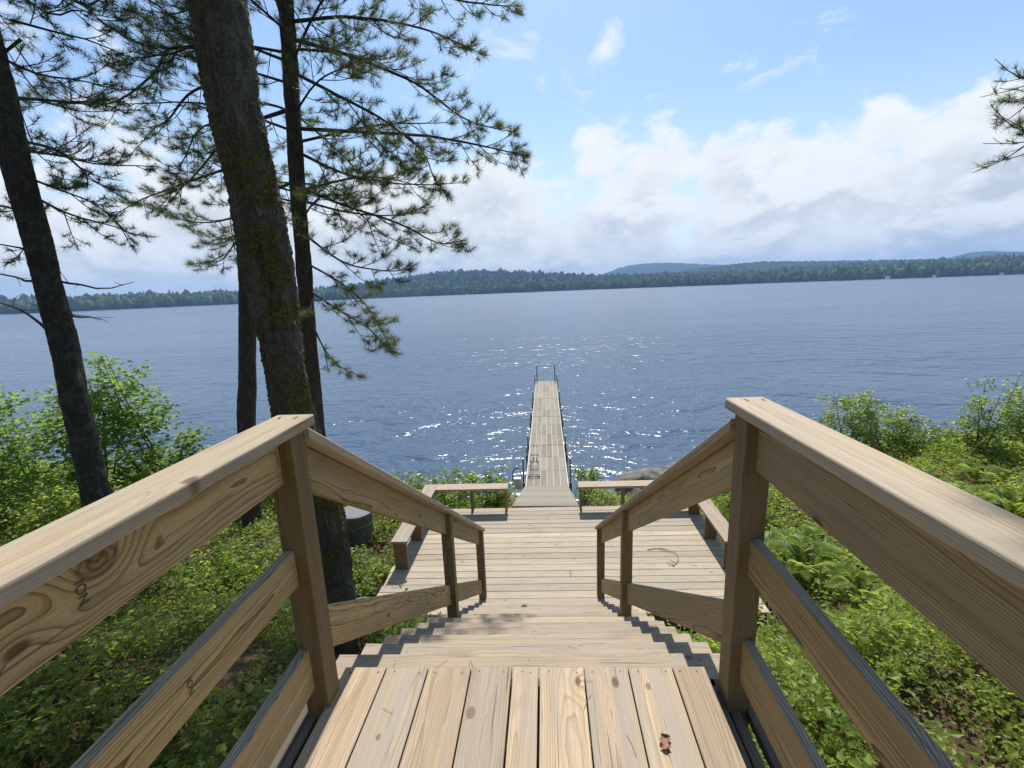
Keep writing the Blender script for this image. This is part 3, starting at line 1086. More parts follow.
# ------------------------------------------------------------------ lower deck
deck = thing('lower_deck', (.15, 6.1, ZP - .05), 'pale plank deck at the foot of the stairs, edged by two benches', 'deck')
mb = MB()
y = 4.76
while y < 7.47:
    w = .1365
    e = rng.uniform(-.01, .01, 2)
    dz = float(rng.uniform(-.002, .002))
    w = float(rng.uniform(.1345, .1385))
    k2 = rng.uniform(-.0022, .0022, 2)
    board(mb, (-2.28 + e[0], y + w / 2 + k2[0], ZP - .019 + dz), (2.56 + e[1], y + w / 2 + k2[1], ZP - .019 - dz), (0, 1, 0), w, .038, r=.004)
    for sx in (-2.2, -1.4, -.6, .15, .9, 1.7, 2.48):
        for yy in (.035, .105):
            if rng.uniform() < .8:
                disc(mb, (sx + rng.uniform(-.02, .02), y + yy, ZP + .0026), .0042, n=6)
    y += .1435
mb.build('floor', [WOOD_PLAT, SCREW], deck)
for a_, b_ in (((-2.25, 4.79), (-2.25, 7.45)), ((2.53, 4.79), (2.53, 7.45)), ((-2.2, 7.455), (2.5, 7.455)), ((-2.2, 4.80), (2.5, 4.80))):
    mb = MB()
    board(mb, (*a_, ZP - .135), (*b_, ZP - .135), (0, 0, 1), .185, .038)
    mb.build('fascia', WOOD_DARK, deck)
for x, yy in ((-2.2, 7.4), (-.75, 7.4), (.6, 7.4), (2.48, 7.4), (-2.2, 4.9), (2.48, 4.9)):
    mb = MB()
    board(mb, (x, yy, float(gz(x, yy)) - .4), (x, yy, ZP - .045), (1, 0, 0), .12, .12)
    mb.build('support_post', WOOD_DARK, deck)

# benches: L shaped, plank seats on plank legs
SZ = ZP + .45


def bench(sx, label):
    t_ = thing('bench', (sx * 1.6, 7.3, ZP), label, 'bench', 'plank benches round the lower deck')
    far = (-.735, -2.02) if sx < 0 else (.50, 2.33)
    side = (-2.245, -2.012) if sx < 0 else (2.325, 2.55)
    mb = MB()
    x0, x1 = sorted(far)
    board(mb, (x0, 7.435 - .035 * 0, SZ - .019), (x1, 7.435, SZ - .019), (0, 1, 0), .235, .038, r=.005)
    mb.build('seat', WOOD_BENCH, t_)
    mb = MB()
    xs = sum(side) / 2
    board(mb, (xs, 5.66 if sx < 0 else 5.55, SZ - .019), (xs, 7.5525, SZ - .019), (1, 0, 0), .232, .038, r=.005)
    mb.build('seat', WOOD_BENCH, t_)
    for x in ((-.775, -1.38) if sx < 0 else (.54, 1.28, 1.95)):
        mb = MB()
        board(mb, (x, 7.425, ZP + .002), (x, 7.425, SZ - .039), (0, 1, 0), .185, .038)
        mb.build('leg', WOOD_LEG, t_)
    for y_ in ((5.70, 6.45, 7.25) if sx < 0 else (5.62, 6.38, 7.15)):
        mb = MB()
        board(mb, (xs, y_, ZP + .002), (xs, y_, SZ - .039), (1, 0, 0), .185, .038)
        mb.build('leg', WOOD_LEG, t_)
    return t_


bench(-1, 'plank bench on the left side of the deck, with leafy yellow-green bush behind it')
bench(1, 'plank bench on the right side of the deck, with grey boulders behind it')

# ------------------------------------------------------------------ gangway and dock
gang = thing('gangway', (-.08, 7.6, ZP), 'short grey-tan ramp sloping from the deck down onto the dock', 'ramp')
g0, g1 = np.array([-.085, 7.50, ZP - .005]), np.array([-.085, 11.72, -3.872])
gd = nrm(g1 - g0)
mb = MB()
ln = np.linalg.norm(g1 - g0)
nb = 30
for i in range(nb):
    c = g0 + gd * (i + .5) * ln / nb
    board(mb, c - np.array([.605, 0, 0]), c + np.array([.605, 0, 0]), gd, ln / nb - .004, .028, r=.003, sh=False)
mb.build('deck_boards', COMPOSITE, gang)
up = np.array([0, -gd[2], gd[1]])
for x in (-.655, .485):
    mb = MB()
    board(mb, g0 + gd * .08 + np.array([x + .085, 0, 0]) - up * .085, g1 - gd * .12 + np.array([x + .085, 0, 0]) - up * .085, up, .13, .05, sh=False)
    mb.build('side_beam', PIPE, gang)

DZ = -3.9
dock = thing('dock', (-.07, 11.75, DZ), 'long narrow plank dock on pipe legs reaching out over the lake', 'dock')
SECY = [11.74, 15.2, 18.85, 22.1, 26.5]
mb = MB()
for s_ in range(4):
    ya, yb_ = SECY[s_] + .012, SECY[s_ + 1] - .012
    panels = 3
    for p in range(panels):
        pa, pb = ya + (yb_ - ya) * p / panels + .008, ya + (yb_ - ya) * (p + 1) / panels - .008
        for k in range(6):
            xa = -.68 + .035 + k * .1925
            board(mb, (xa + .096, pa, DZ - .012), (xa + .096, pb, DZ - .012), (1, 0, 0), .178, .024, r=.003, sh=False)
mb.build('deck_boards', COMPOSITE, dock)
for s_ in range(4):
    ya, yb_ = SECY[s_] + .004, SECY[s_ + 1] - .004
    mb = MB()
    # frame with a light pan just under the boards
    board(mb, (-.07, ya, DZ - .032), (-.07, yb_, DZ - .032), (1, 0, 0), 1.15, .012, r=.002, sh=False)
    for x in (-.664, .524):
        board(mb, (x, ya, DZ - .065), (x, yb_, DZ - .065), (0, 0, 1), .125, .03, r=.003, sh=False)
    mb.build('frame', ALU, dock)
TOPS = [.80, .36, .34, .36, .42]
for i, yy in enumerate(SECY):
    for x in (-.725, .585):
        yq = yy + (.10 if i == 0 else -.05)
        mb = MB()
        tube(mb, [(x, yq, -7.2), (x, yq, DZ + TOPS[i])], .026, 10)
        o = mb.build('pipe_leg', PIPE, dock, smooth=True)
        mb = MB()
        tube(mb, [(x, yq, DZ + TOPS[i]), (x, yq, DZ + TOPS[i] + .02)], .032, 10)
        c_ = mb.build('end_cap', WHITE_CAP, dock)
        mb = MB()
        board(mb, (x, yq, DZ - .17), (x, yq, DZ + .10), (0, 1, 0), .11, .075, r=.01, sh=False)
        mb.build('leg_bracket', PIPE, dock)
    if 0 < i < 4:
        for x in (-.725, .585):
            mb = MB()
            tube(mb, [(x, yy - 1.1, -7.2), (x, yy - 1.1, DZ + .30)], .026, 10)
            mb.build('pipe_leg', PIPE, dock, smooth=True)
            mb = MB()
            board(mb, (x, yy - 1.1, DZ - .17), (x, yy - 1.1, DZ + .07), (0, 1, 0), .10, .07, r=.01, sh=False)
            mb.build('leg_bracket', PIPE, dock)
for x in (-.60, .46):
    mb = MB()
    tube(mb, [(x, 26.44, DZ - .3), (x, 26.44, DZ + .98)], .03, 10)
    mb.build('mooring_post', PIPE, dock, smooth=True)

# ladder folded up on the near left corner of the dock
lad = thing('swim_ladder', (-.5, 12.9, DZ), 'bent metal ladder folded flat on the near end of the dock', 'ladder')
for x in (-.60, -.30):
    mb = MB()
    tube(mb, smooth_path([(x, 12.35, DZ + .05), (x, 12.6, DZ + .12), (x, 13.4, DZ + .30), (x + (.09 if x < -.4 else -.09), 14.0, DZ + .42), (x + (.10 if x < -.4 else -.10), 14.25, DZ + .30)], 18), .017, 8)
    mb.build('rail', STEEL, lad, smooth=True)
for yy, zz in ((12.36, .05), (12.72, .14), (13.1, .22), (13.46, .30)):
    mb = MB()
    tube(mb, [(-.60, yy, DZ + zz), (-.30, yy, DZ + zz)], .017, 8)
    mb.build('rung', STEEL, lad, smooth=True)
# cream float box hung on the left pipe with a hook-topped handle
bx = thing('dock_bumper', (-.93, 12.15, DZ), 'small cream box hanging beside the near left dock leg', 'bumper')
mb = MB()
board(mb, (-.92, 12.15, DZ - .22), (-.92, 12.15, DZ + .10), (1, 0, 0), .20, .14, r=.02, sh=False)
mb.build('box', CREAM, bx)
mb = MB()
tube(mb, smooth_path([(-1.05, 12.15, DZ - .25), (-1.06, 12.15, DZ + .1), (-1.03, 12.15, DZ + .32), (-.95, 12.15, DZ + .40), (-.86, 12.15, DZ + .38)], 16), .016, 8)
mb.build('handle', BLACK, bx, smooth=True)

PINE_A = [
   [(-3.26, 6.5, 5.43), (-2.07, 6.77, 5.65), (-0.93, 7.03, 5.42), (-0.15, 7.3, 5.43)] ,
   [(-3.29, 6.5, 5.07), (-2.37, 6.33, 4.96), (-1.44, 6.17, 4.7), (-0.59, 6.0, 4.2)] ,
   [(-3.3, 6.5, 4.89), (-2.51, 6.58, 4.66), (-1.61, 6.65, 4.28), (-0.97, 6.72, 3.81), (-0.23, 6.8, 3.56)] ,
   [(-3.33, 6.5, 4.51), (-2.58, 6.28, 4.08), (-1.88, 6.05, 3.67), (-1.35, 5.82, 3.23), (-1.07, 5.6, 2.71)] ,
   [(-3.4, 6.5, 3.81), (-2.33, 6.55, 3.71), (-1.31, 6.6, 3.6), (-0.5, 6.65, 3.43), (-0.07, 6.7, 3.32)] ,
   [(-3.42, 6.5, 3.54), (-2.81, 6.9, 3.27), (-2.04, 7.3, 3.18), (-1.16, 7.7, 3.26)] ,
   [(-3.41, 6.5, 3.07), (-2.7, 6.35, 2.76), (-1.91, 6.2, 2.48), (-1.35, 6.05, 2.21), (-0.98, 5.9, 2.2)] ,
   [(-3.41, 6.5, 2.89), (-2.83, 6.8, 2.74), (-2.18, 7.1, 2.7), (-1.77, 7.4, 2.89)] ,
   [(-3.41, 6.5, 2.43), (-2.81, 6.4, 2.01), (-2.14, 6.3, 1.87), (-1.8, 6.2, 1.88)] ,
   [(-3.45, 6.5, 2.04), (-2.97, 6.67, 1.7), (-2.66, 6.83, 1.28), (-2.46, 7.0, 0.67)] ,
   [(-3.46, 6.5, 1.65), (-2.93, 6.33, 1.35), (-2.39, 6.17, 1.06), (-2.16, 6.0, 0.88)] ,
   [(-3.42, 6.5, 1.03), (-3.35, 6.6, 0.72), (-3.18, 6.7, 0.45), (-2.95, 6.8, 0.29)] ,
   [(-3.31, 6.5, 5.21), (-3.76, 6.63, 5.77), (-4.91, 6.77, 5.47), (-5.71, 6.9, 5.62)] ,
   [(-3.37, 6.5, 4.63), (-4.05, 6.23, 4.79), (-4.62, 5.97, 4.54), (-5.14, 5.7, 4.39)] ,
   [(-3.41, 6.5, 4.04), (-4.4, 6.8, 3.94), (-5.43, 7.1, 3.46), (-6.47, 7.4, 2.97)] ,
   [(-3.43, 6.5, 3.15), (-4.06, 6.67, 2.95), (-4.88, 6.83, 2.23), (-5.27, 7.0, 2.15)] ,
]
PINE_B = [
   [(-4.67, 7.5, 5.16), (-5.2, 7.37, 5.3), (-5.58, 7.23, 5.24), (-5.74, 7.1, 4.91), (-6.37, 6.97, 4.52), (-7.04, 6.83, 4.48), (-7.59, 6.7, 4.5)] ,
   [(-4.68, 7.5, 4.92), (-5.57, 7.6, 4.82), (-6.15, 7.7, 4.48), (-6.57, 7.8, 4.36), (-7.17, 7.9, 4.01)] ,
   [(-4.75, 7.5, 4.33), (-5.36, 7.4, 4.22), (-5.7, 7.3, 3.75), (-5.96, 7.2, 3.29)] ,
   [(-4.86, 7.5, 3.66), (-5.35, 7.58, 3.61), (-6.06, 7.65, 3.47), (-6.89, 7.72, 3.29), (-7.89, 7.8, 2.92)] ,
   [(-4.97, 7.5, 2.91), (-5.61, 7.73, 2.87), (-6.24, 7.97, 2.93), (-6.76, 8.2, 3.06)] ,
   [(-4.5, 7.5, 5.69), (-5.07, 7.37, 5.6), (-5.61, 7.23, 5.51), (-5.97, 7.1, 5.79)] ,
   [(-5.0, 7.5, 2.65), (-5.4, 7.7, 2.59), (-5.84, 7.9, 2.6), (-6.14, 8.1, 2.53)] ,
   [(-4.7, 7.5, 4.61), (-3.77, 7.23, 4.31), (-2.95, 6.97, 3.64), (-2.58, 6.7, 3.28)] ,
   [(-4.82, 7.5, 3.89), (-4.55, 7.77, 3.49), (-3.65, 8.03, 3.34), (-3.51, 8.3, 2.53)] ,
]
PINE_C = [
   [(-4.95, 4.5, 4.2), (-4.73, 4.7, 4.18), (-4.52, 4.9, 4.17), (-4.45, 5.1, 4.14)] ,
   [(-5.1, 4.5, 3.88), (-5.06, 4.77, 3.86), (-4.84, 5.03, 3.9), (-4.65, 5.3, 3.9)] ,
   [(-5.09, 4.5, 3.55), (-4.68, 4.4, 3.46), (-4.19, 4.3, 3.36), (-3.79, 4.2, 3.33)] ,
   [(-5.15, 4.5, 3.08), (-4.97, 4.7, 3.07), (-4.74, 4.9, 3.03), (-4.23, 5.1, 3.04)] ,
   [(-5.13, 4.5, 3.17), (-4.57, 4.33, 3.0), (-4.19, 4.17, 2.77), (-3.99, 4.0, 2.59)] ,
   [(-5.16, 4.5, 2.83), (-5.02, 4.67, 2.74), (-4.78, 4.83, 2.61), (-4.61, 5.0, 2.25)] ,
   [(-5.18, 4.5, 2.67), (-5.12, 4.8, 2.52), (-4.97, 5.1, 2.44), (-5.03, 5.4, 2.37)] ,
   [(-5.22, 4.5, 1.81), (-5.0, 4.57, 1.76), (-4.68, 4.63, 1.68), (-4.41, 4.7, 1.73)] ,
   [(-5.31, 4.5, 1.57), (-4.78, 4.3, 1.45), (-4.25, 4.1, 1.42)] ,
   [(-5.24, 4.5, 2.48), (-5.78, 4.65, 2.63), (-6.61, 4.8, 2.75)] ,
   [(-5.13, 4.5, 3.08), (-5.69, 4.65, 3.11), (-6.33, 4.8, 3.24)] ,
   [(-5.33, 4.5, 2.14), (-5.29, 4.25, 2.16), (-5.51, 4.0, 2.24)] ,
   [(-5.33, 4.5, 1.83), (-5.88, 4.7, 1.91), (-6.74, 4.9, 2.03)] ,
   [(-5.4, 4.5, 1.31), (-5.75, 4.6, 1.53), (-6.42, 4.7, 1.77)] ,
   [(-4.81, 4.5, 4.51), (-4.19, 4.3, 4.27), (-3.76, 4.1, 4.02), (-3.38, 3.9, 3.98)] ,
   [(-4.84, 4.5, 4.43), (-4.74, 4.7, 4.33), (-4.61, 4.9, 4.47), (-4.55, 5.1, 4.43)] ,
   [(-4.9, 4.5, 4.03), (-5.55, 4.75, 4.02), (-6.22, 5.0, 4.08)] ,
]
PINE_R = [
   [(5.09, 5.0, 2.8), (4.62, 4.87, 2.72), (4.25, 4.73, 2.67), (3.89, 4.6, 2.65)] ,
   [(4.97, 5.0, 3.35), (4.73, 5.07, 3.18), (4.58, 5.13, 3.18), (4.43, 5.2, 3.31)] ,
   [(4.94, 5.0, 3.71), (4.91, 5.17, 3.47), (4.91, 5.33, 3.19), (4.95, 5.5, 3.2)] ,
]

# ------------------------------------------------------------------ trees


def trunk_mesh(name, pts, rad, mat, parent, ns=40, step=.05, amp=.012, lump=.02, seed=0):
    P = np.asarray(pts, float)
    Ltot = np.sum(np.linalg.norm(np.diff(P, axis=0), axis=1))
    n = int(Ltot / step)
    C_ = smooth_path(P, n)
    u = np.linspace(0, len(P) - 1, n)
    rd = np.interp(u, np.arange(len(P)), rad)
    V, F = tube_arrays(C_, np.ones(n), ns)
    cen = np.repeat(C_, ns, axis=0)
    dirs = V - cen
    R = np.repeat(rd, ns)
    out = np.empty_like(V)
    for i in range(len(V)):
        c = cen[i]
        dq = dirs[i]
        q = Vector((dq[0] * R[i], dq[1] * R[i], c[2] * 0.30 + seed))
        rid = abs(mnoise.noise(q * (2.6 / .1) * .45)) * amp * 1.6
        lm = mnoise.noise(Vector((dq[0] * 1.1, dq[1] * 1.1, c[2] * 1.3 + seed * 3))) * lump
        fine = mnoise.noise(Vector((c[0] + dq[0] * R[i], c[1] + dq[1] * R[i], c[2])) * 45) * amp * .5
        out[i] = c + dq * (R[i] + lm - rid + fine)
    return fast_mesh(name, out, F, mat, np.full(len(out), .5), True, None, parent)


def tuft(acc, p, d, g, n=36, L=.115, w=.0042, tone=None):
    d = nrm(d)
    a = nrm(np.cross(d, (0.3, 0.2, 0.9)))
    b = np.cross(d, a)
    ph = g.uniform(0, 2 * math.pi, n)
    th = np.radians(g.uniform(8, 100, n))
    dv = np.cos(th)[:, None] * d + np.sin(th)[:, None] * (np.cos(ph)[:, None] * a + np.sin(ph)[:, None] * b)
    dv[:, 2] += .12
    dv = unit_rows(dv)
    s = g.uniform(-.09, .012, n)
    base = np.asarray(p) + s[:, None] * d
    ln = L * g.uniform(.7, 1.15, n)
    side = unit_rows(np.cross(dv, g.normal(size=(n, 3))))
    V = np.stack([base - side * w * .5, base + side * w * .5, base + dv * ln[:, None]], 1).reshape(-1, 3)
    F = np.arange(n * 3).reshape(n, 3)
    tn = np.clip(g.normal(.45 if tone is None else tone, .2, n), 0, 1)
    acc.add(V, F, np.repeat(tn, 3))


def grow_branch(P, wood_acc, ned, g, r0=None, dens=1.0, nl=.115, nn=36, bare=.12, sub=True):
    L = np.sum(np.linalg.norm(np.diff(np.asarray(P), axis=0), axis=1))
    n = max(8, int(L / .12))
    C_ = smooth_path(P, n)
    C_ += np.cumsum(g.normal(0, .006, C_.shape), axis=0) * np.linspace(0, 1, n)[:, None]
    r0 = (.007 + .0065 * L) if r0 is None else r0
    V, F = tube_arrays(C_, np.linspace(r0, .0045, n), 6)
    wood_acc.add(V, F)
    tg = unit_rows(np.gradient(C_, axis=0))
    side = 1
    s = bare * L + .05
    while s < L:
        u = s / L
        i = min(int(u * (n - 1)), n - 1)
        p, d_ = C_[i], tg[i]
        lat = nrm(np.cross(d_, (0, 0, 1))) * side
        side = -side
        dl = nrm(d_ * g.uniform(.35, 1.0) + lat * g.uniform(.25, 1.0) + np.array([0, 0, g.uniform(-.75, .60)]))
        l2 = (.24 + .85 * (1 - u) * min(1, L / 2.2)) * g.uniform(.5, 1.25)
        q = np.array([p, p + dl * l2 * .5 + np.array([0, 0, -.03 * l2]), p + dl * l2 + np.array([0, 0, .10 * l2])])
        if sub:
            m2 = max(5, int(l2 / .06))
            C2 = smooth_path(q, m2)
            V, F = tube_arrays(C2, np.linspace(.0045 + .004 * l2, .0028, m2), 5)
            wood_acc.add(V, F)
            t2 = unit_rows(np.gradient(C2, axis=0))
            s2, sd2 = l2 * .28, side
            while s2 < l2 - .04:
                j = min(int(s2 / l2 * (m2 - 1)), m2 - 1)
                d3 = nrm(t2[j] * .7 + nrm(np.cross(t2[j], (0, 0, 1))) * sd2 * g.uniform(.5, 1) + np.array([0, 0, g.uniform(-.2, .5)]))
                sd2 = -sd2
                l3 = g.uniform(.07, .20)
                C3 = np.array([C2[j], C2[j] + d3 * l3 * .6, C2[j] + d3 * l3 + np.array([0, 0, .02])])
                V, F = tube_arrays(C3, np.array([.0035, .003, .0026]), 4)
                wood_acc.add(V, F)
                if g.uniform() < .88 * dens:
                    tuft(ned, C3[-1], C3[-1] - C3[1], g, nn, nl)
                s2 += g.uniform(.07, .14) / dens
            if g.uniform() < .95 * dens:
                tuft(ned, C2[-1], t2[-1], g, int(nn * 1.15), nl)
                tuft(ned, C2[-2] + g.normal(0, .02, 3), t2[-1] + g.normal(0, .5, 3), g, int(nn * .7), nl * .9)
        s += g.uniform(.08, .18) / dens
    tuft(ned, C_[-1], tg[-1], g, nn + 8, nl)


def dead_branch(P, wood_acc, g, r0=.016):
    L = np.sum(np.linalg.norm(np.diff(np.asarray(P), axis=0), axis=1))
    n = max(8, int(L / .10))
    C_ = smooth_path(P, n) + np.cumsum(g.normal(0, .008, (n, 3)), axis=0)
    V, F = tube_arrays(C_, np.linspace(r0, .003, n), 5)
    wood_acc.add(V, F)
    for s in np.arange(.3, 1, .16 / max(L, .3)):
        i = int(s * (n - 1))
        dl = nrm(g.normal(size=3) + np.array([0, 0, .2]))
        l2 = g.uniform(.08, .35)
        C2 = smooth_path([C_[i], C_[i] + dl * l2 * .5, C_[i] + dl * l2 + g.normal(0, .04, 3)], 5)
        V, F = tube_arrays(C2, np.linspace(.004, .0016, 5), 4)
        wood_acc.add(V, F)


def pine(name, trunk, rad, branches, label, seed, crown=None, barkm=None, nl=.118, nn=58, dens=1.0, dead=(), thin=(), ns=36, amp=.010, twig_up=True):
    g = np.random.default_rng(seed)
    base = np.asarray(trunk[0], float)
    zb = float(gz(base[0], base[1]))
    t_ = thing(name, (base[0], base[1], zb), label, 'tree')
    trunk_mesh('trunk', trunk, rad, barkm or BARK_PINE, t_, ns=ns, amp=amp, seed=seed)
    wa, na = Acc(), Acc()
    for P in branches:
        P = [(p[0] - (.035 * (p[0] - P[0][0])), p[1], p[2]) for p in P]
        grow_branch(P, wa, na, g, dens=dens, nl=nl, nn=nn)
    for P, dn, l_, n_ in thin:
        grow_branch(P, wa, na, g, dens=dn, nl=l_, nn=n_, bare=.45)
    for P in dead:
        dead_branch(P, wa, g)
    if crown:
        T = np.asarray(trunk, float)
        for z0, z1, cnt, l0, l1, az0, az1 in crown:
            for k in range(cnt):
                z = z0 + (z1 - z0) * (k + g.uniform(0, 1)) / cnt
                az = R_(g.uniform(az0, az1))
                ln = l0 + (l1 - l0) * (z - z0) / max(z1 - z0, 1e-3)
                ln *= g.uniform(.75, 1.15)
                px_ = np.interp(z, T[:, 2], T[:, 0])
                py_ = np.interp(z, T[:, 2], T[:, 1])
                dh = np.array([math.sin(az), math.cos(az), 0])
                P = [np.array([px_, py_, z]), np.array([px_, py_, z + .12 * ln]) + dh * ln * .5, np.array([px_, py_, z + .10 * ln + g.uniform(-.2, .2)]) + dh * ln]
                grow_branch(P, wa, na, g, dens=.85, nl=nl * 1.2, nn=int(nn * .9))
    wa.build('limbs', BRANCH, t_, smooth=True)
    na.build('crown', NEEDLE, t_)
    return t_


PINE_A_TRUNK = [(-3.66, 6.5, -3.1), (-3.61, 6.5, -.6), (-3.55, 6.5, .6), (-3.49, 6.5, 1.68), (-3.41, 6.5, 3.02), (-3.34, 6.5, 4.15), (-3.25, 6.5, 5.31), (-3.1, 6.5, 9), (-3.0, 6.5, 13)]
pine('pine_tree', PINE_A_TRUNK, [.14, .118, .112, .108, .105, .10, .095, .08, .03], PINE_A,
     'slim straight pine behind the thick mossy trunk, its needle branches reaching right over the water', 11,
     crown=[(5.8, 12.6, 26, 2.3, .9, 150, 345), (6.5, 12.6, 10, 1.7, .8, 0, 150), (2.6, 5.4, 7, 1.9, 2.3, 35, 150), (2.4, 5.4, 6, 1.5, 1.9, 190, 330), (6.6, 11.5, 22, 3.0, 2.3, -85, 15)])
PINE_B_TRUNK = [(-5.75, 7.5, -3.2), (-5.49, 7.5, -.78), (-5.31, 7.5, .15), (-5.09, 7.5, 1.54), (-4.96, 7.5, 2.68), (-4.88, 7.5, 3.7), (-4.8, 7.5, 5.2), (-4.7, 7.5, 8), (-4.6, 7.5, 11.5)]
pine('pine_tree', PINE_B_TRUNK, [.18, .155, .145, .13, .12, .11, .10, .08, .03], PINE_B,
     'slender grey pine trunk half hidden behind the left edge of the thick mossy trunk', 12,
     crown=[(5.6, 11.2, 22, 2.1, .8, 90, 330), (6.8, 11.0, 22, 2.9, 2.0, -70, 65)])
PINE_C_TRUNK = [(-5.36, 4.5, -2.2), (-5.27, 4.5, -.45), (-5.24, 4.5, .29), (-5.22, 4.5, 1.3), (-5.23, 4.5, 2.03), (-5.24, 4.5, 3.23), (-5.22, 4.5, 5), (-5.15, 4.5, 8), (-5.1, 4.5, 12.5)]
DEAD_C = [PINE_C[7], PINE_C[8], PINE_C[12], PINE_C[13]]
pine('conifer_tree', PINE_C_TRUNK, [.16, .130, .124, .122, .120, .118, .11, .09, .04], [b for i, b in enumerate(PINE_C) if i not in (7, 8, 12, 13)],
     'leaning dark conifer trunk at the far left above the leafy saplings', 13,
     crown=[(4.6, 11.5, 26, 2.2, .9, 0, 360)], barkm=BARK_GREY, nl=.085, nn=54, dead=DEAD_C)
PINE_R_TRUNK = [(6.9, 5.1, -2.6), (6.85, 5.1, 0), (6.85, 5.1, 3), (6.8, 5.1, 6), (6.75, 5.1, 9), (6.7, 5.1, 12.5)]
PR = [[(6.85, 5.1, P[0][2] + .35)] + [(a + .20, b, c + .06) for a, b, c in P] for P in PINE_R]
PR_IN = [(P, .8, .085, 44) for P in PR]
PR = [[(6.8, 5.1, 6.6), (4.2, 4.9, 7.0), (2.0, 4.7, 6.9), (.62, 4.5, 6.7)],
       [(6.8, 5.1, 7.2), (4.0, 5.4, 7.8), (2.2, 5.4, 7.9), (.70, 5.25, 7.6)],
       [(6.8, 5.1, 6.1), (4.6, 4.2, 6.5), (2.6, 4.0, 6.5), (.70, 3.95, 6.3)],
       [(6.8, 5.1, 6.9), (4.2, 5.2, 7.1), (2.2, 5.0, 6.9), (.52, 4.9, 6.6)],
       [(6.8, 5.1, 6.4), (4.2, 4.6, 6.8), (2.2, 4.35, 6.7), (.56, 4.2, 6.45)]]
pine('pine_tree', PINE_R_TRUNK, [.2, .18, .165, .14, .11, .03], PR,
     'pine at the right edge whose needle tipped branch reaches into the sky', 14, thin=PR_IN,
     crown=[(6.5, 12, 16, 2.2, .9, -40, 180)])

# thick leaning mossy hardwood trunk
MT = [(-1.72, 3.0, -1.95), (-1.72, 3.0, -1.25), (-1.71, 3.0, -.7), (-1.71, 3.0, -.1), (-1.77, 3.0, .35), (-1.84, 3.0, .8), (-1.85, 3.0, 1.33), (-1.85, 3.0, 1.8),
      (-1.86, 3.0, 2.25), (-1.91, 3.0, 2.7), (-1.94, 3.0, 3.32), (-1.97, 3.02, 4.6), (-2.1, 3.1, 6.2), (-2.3, 3.2, 8.5), (-2.4, 3.2, 11)]
MR = [.25, .185, .16, .158, .158, .148, .150, .162, .156, .156, .158, .155, .13, .10, .04]
mt = thing('hardwood_tree', (-1.62, 3.0, -1.75), 'thick leaning tree trunk covered in green moss and lichen right behind the left railing', 'tree')
trunk_mesh('trunk', MT, MR, BARK_MAPLE, mt, ns=112, step=.016, amp=.026, lump=.032, seed=5)
g = np.random.default_rng(31)
wa, la = Acc(), Acc()
for k in range(16):
    z = 6.0 + 4.6 * k / 16
    az = R_(g.uniform(150, 350))
    ln = g.uniform(1.2, 2.3)
    dh = np.array([math.sin(az), math.cos(az), 0])
    p0 = np.array([np.interp(z, [q[2] for q in MT], [q[0] for q in MT]), 3.1, z])
    P = smooth_path([p0, p0 + dh * ln * .5 + np.array([0, 0, .45]), p0 + dh * ln + np.array([0, 0, .7])], 12)
    V, F = tube_arrays(P, np.linspace(.05, .008, 12), 6)
    wa.add(V, F)
    for j in range(3, 12):
        m = 26
        c = P[j] + g.normal(0, .32, (m, 3))
        V, F = leaf_quads(c, np.c_[g.normal(size=(m, 2)), g.normal(-.2, .3, m)], np.c_[g.normal(0, .4, (m, 2)), np.ones(m)], g.uniform(.08, .12, m), .085)
        la.add(V, F, np.repeat(g.uniform(0, 1, m), 4))
wa.build('limbs', BARK_MAPLE, mt, smooth=True)
la.build('crown', LEAF_TREE, mt)


# ------------------------------------------------------------------ saplings and shrubs
def leafy(name, x, y, h, w, label, cat, seed, stems=4, leaf=(.07, .10), dens=1.0, mat=None, group=None, base_f=.18, wide=.85, kdown=-.15):
    g = np.random.default_rng(seed)
    zb = float(gz(x, y))
    t_ = thing(name, (x, y, zb), label, cat, group)
    wa, la = Acc(), Acc()
    for s_ in range(stems):
        az = g.uniform(0, 6.28)
        sp = w * g.uniform(.15, .5)
        hh = h * g.uniform(.72, 1.0) if s_ else h
        b0 = np.array([x + g.normal(0, .05), y + g.normal(0, .05), zb - .05])
        top = b0 + np.array([math.cos(az) * sp, math.sin(az) * sp, hh])
        P = smooth_path([b0, b0 * .5 + top * .5 + np.r_[g.normal(0, .06, 2) * h * .4, 0], top], 14)
        V, F = tube_arrays(P, np.linspace(.006 + .006 * h, .003, 14), 6)
        wa.add(V, F)
        nb = int((6 + 7 * h) * dens)
        for b in range(nb):
            u = g.uniform(base_f, 1)
            p = P[int(u * 13)]
            a2 = g.uniform(0, 6.28)
            l2 = w * .5 * g.uniform(.35, 1.0) * (1.15 - .65 * u)
            dl = np.array([math.cos(a2), math.sin(a2), g.uniform(.1, .6)])
            C2 = smooth_path([p, p + dl * l2 * .55, p + dl * l2 + np.array([0, 0, -.06 * l2])], 7)
            V, F = tube_arrays(C2, np.linspace(.004, .0018, 7), 4)
            wa.add(V, F)
            m = int(g.integers(20, 32) * (.6 + l2))
            q = C2[g.integers(2, 7, m)] + g.normal(0, .055, (m, 3)) * (1 + .5 * (leaf[0] > .06))
            dd = np.c_[dl[0] + g.normal(0, .9, m), dl[1] + g.normal(0, .9, m), g.normal(kdown, .28, m)]
            nn_ = np.c_[g.normal(0, .38, (m, 2)), np.ones(m)]
            ln = g.uniform(leaf[0], leaf[1], m)
            V, F = leaf_quads(q, dd, nn_, ln, ln * wide)
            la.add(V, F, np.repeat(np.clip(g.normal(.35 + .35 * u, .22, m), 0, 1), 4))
    wa.build('stems', STEM, t_, smooth=True)
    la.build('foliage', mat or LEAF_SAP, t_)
    return t_


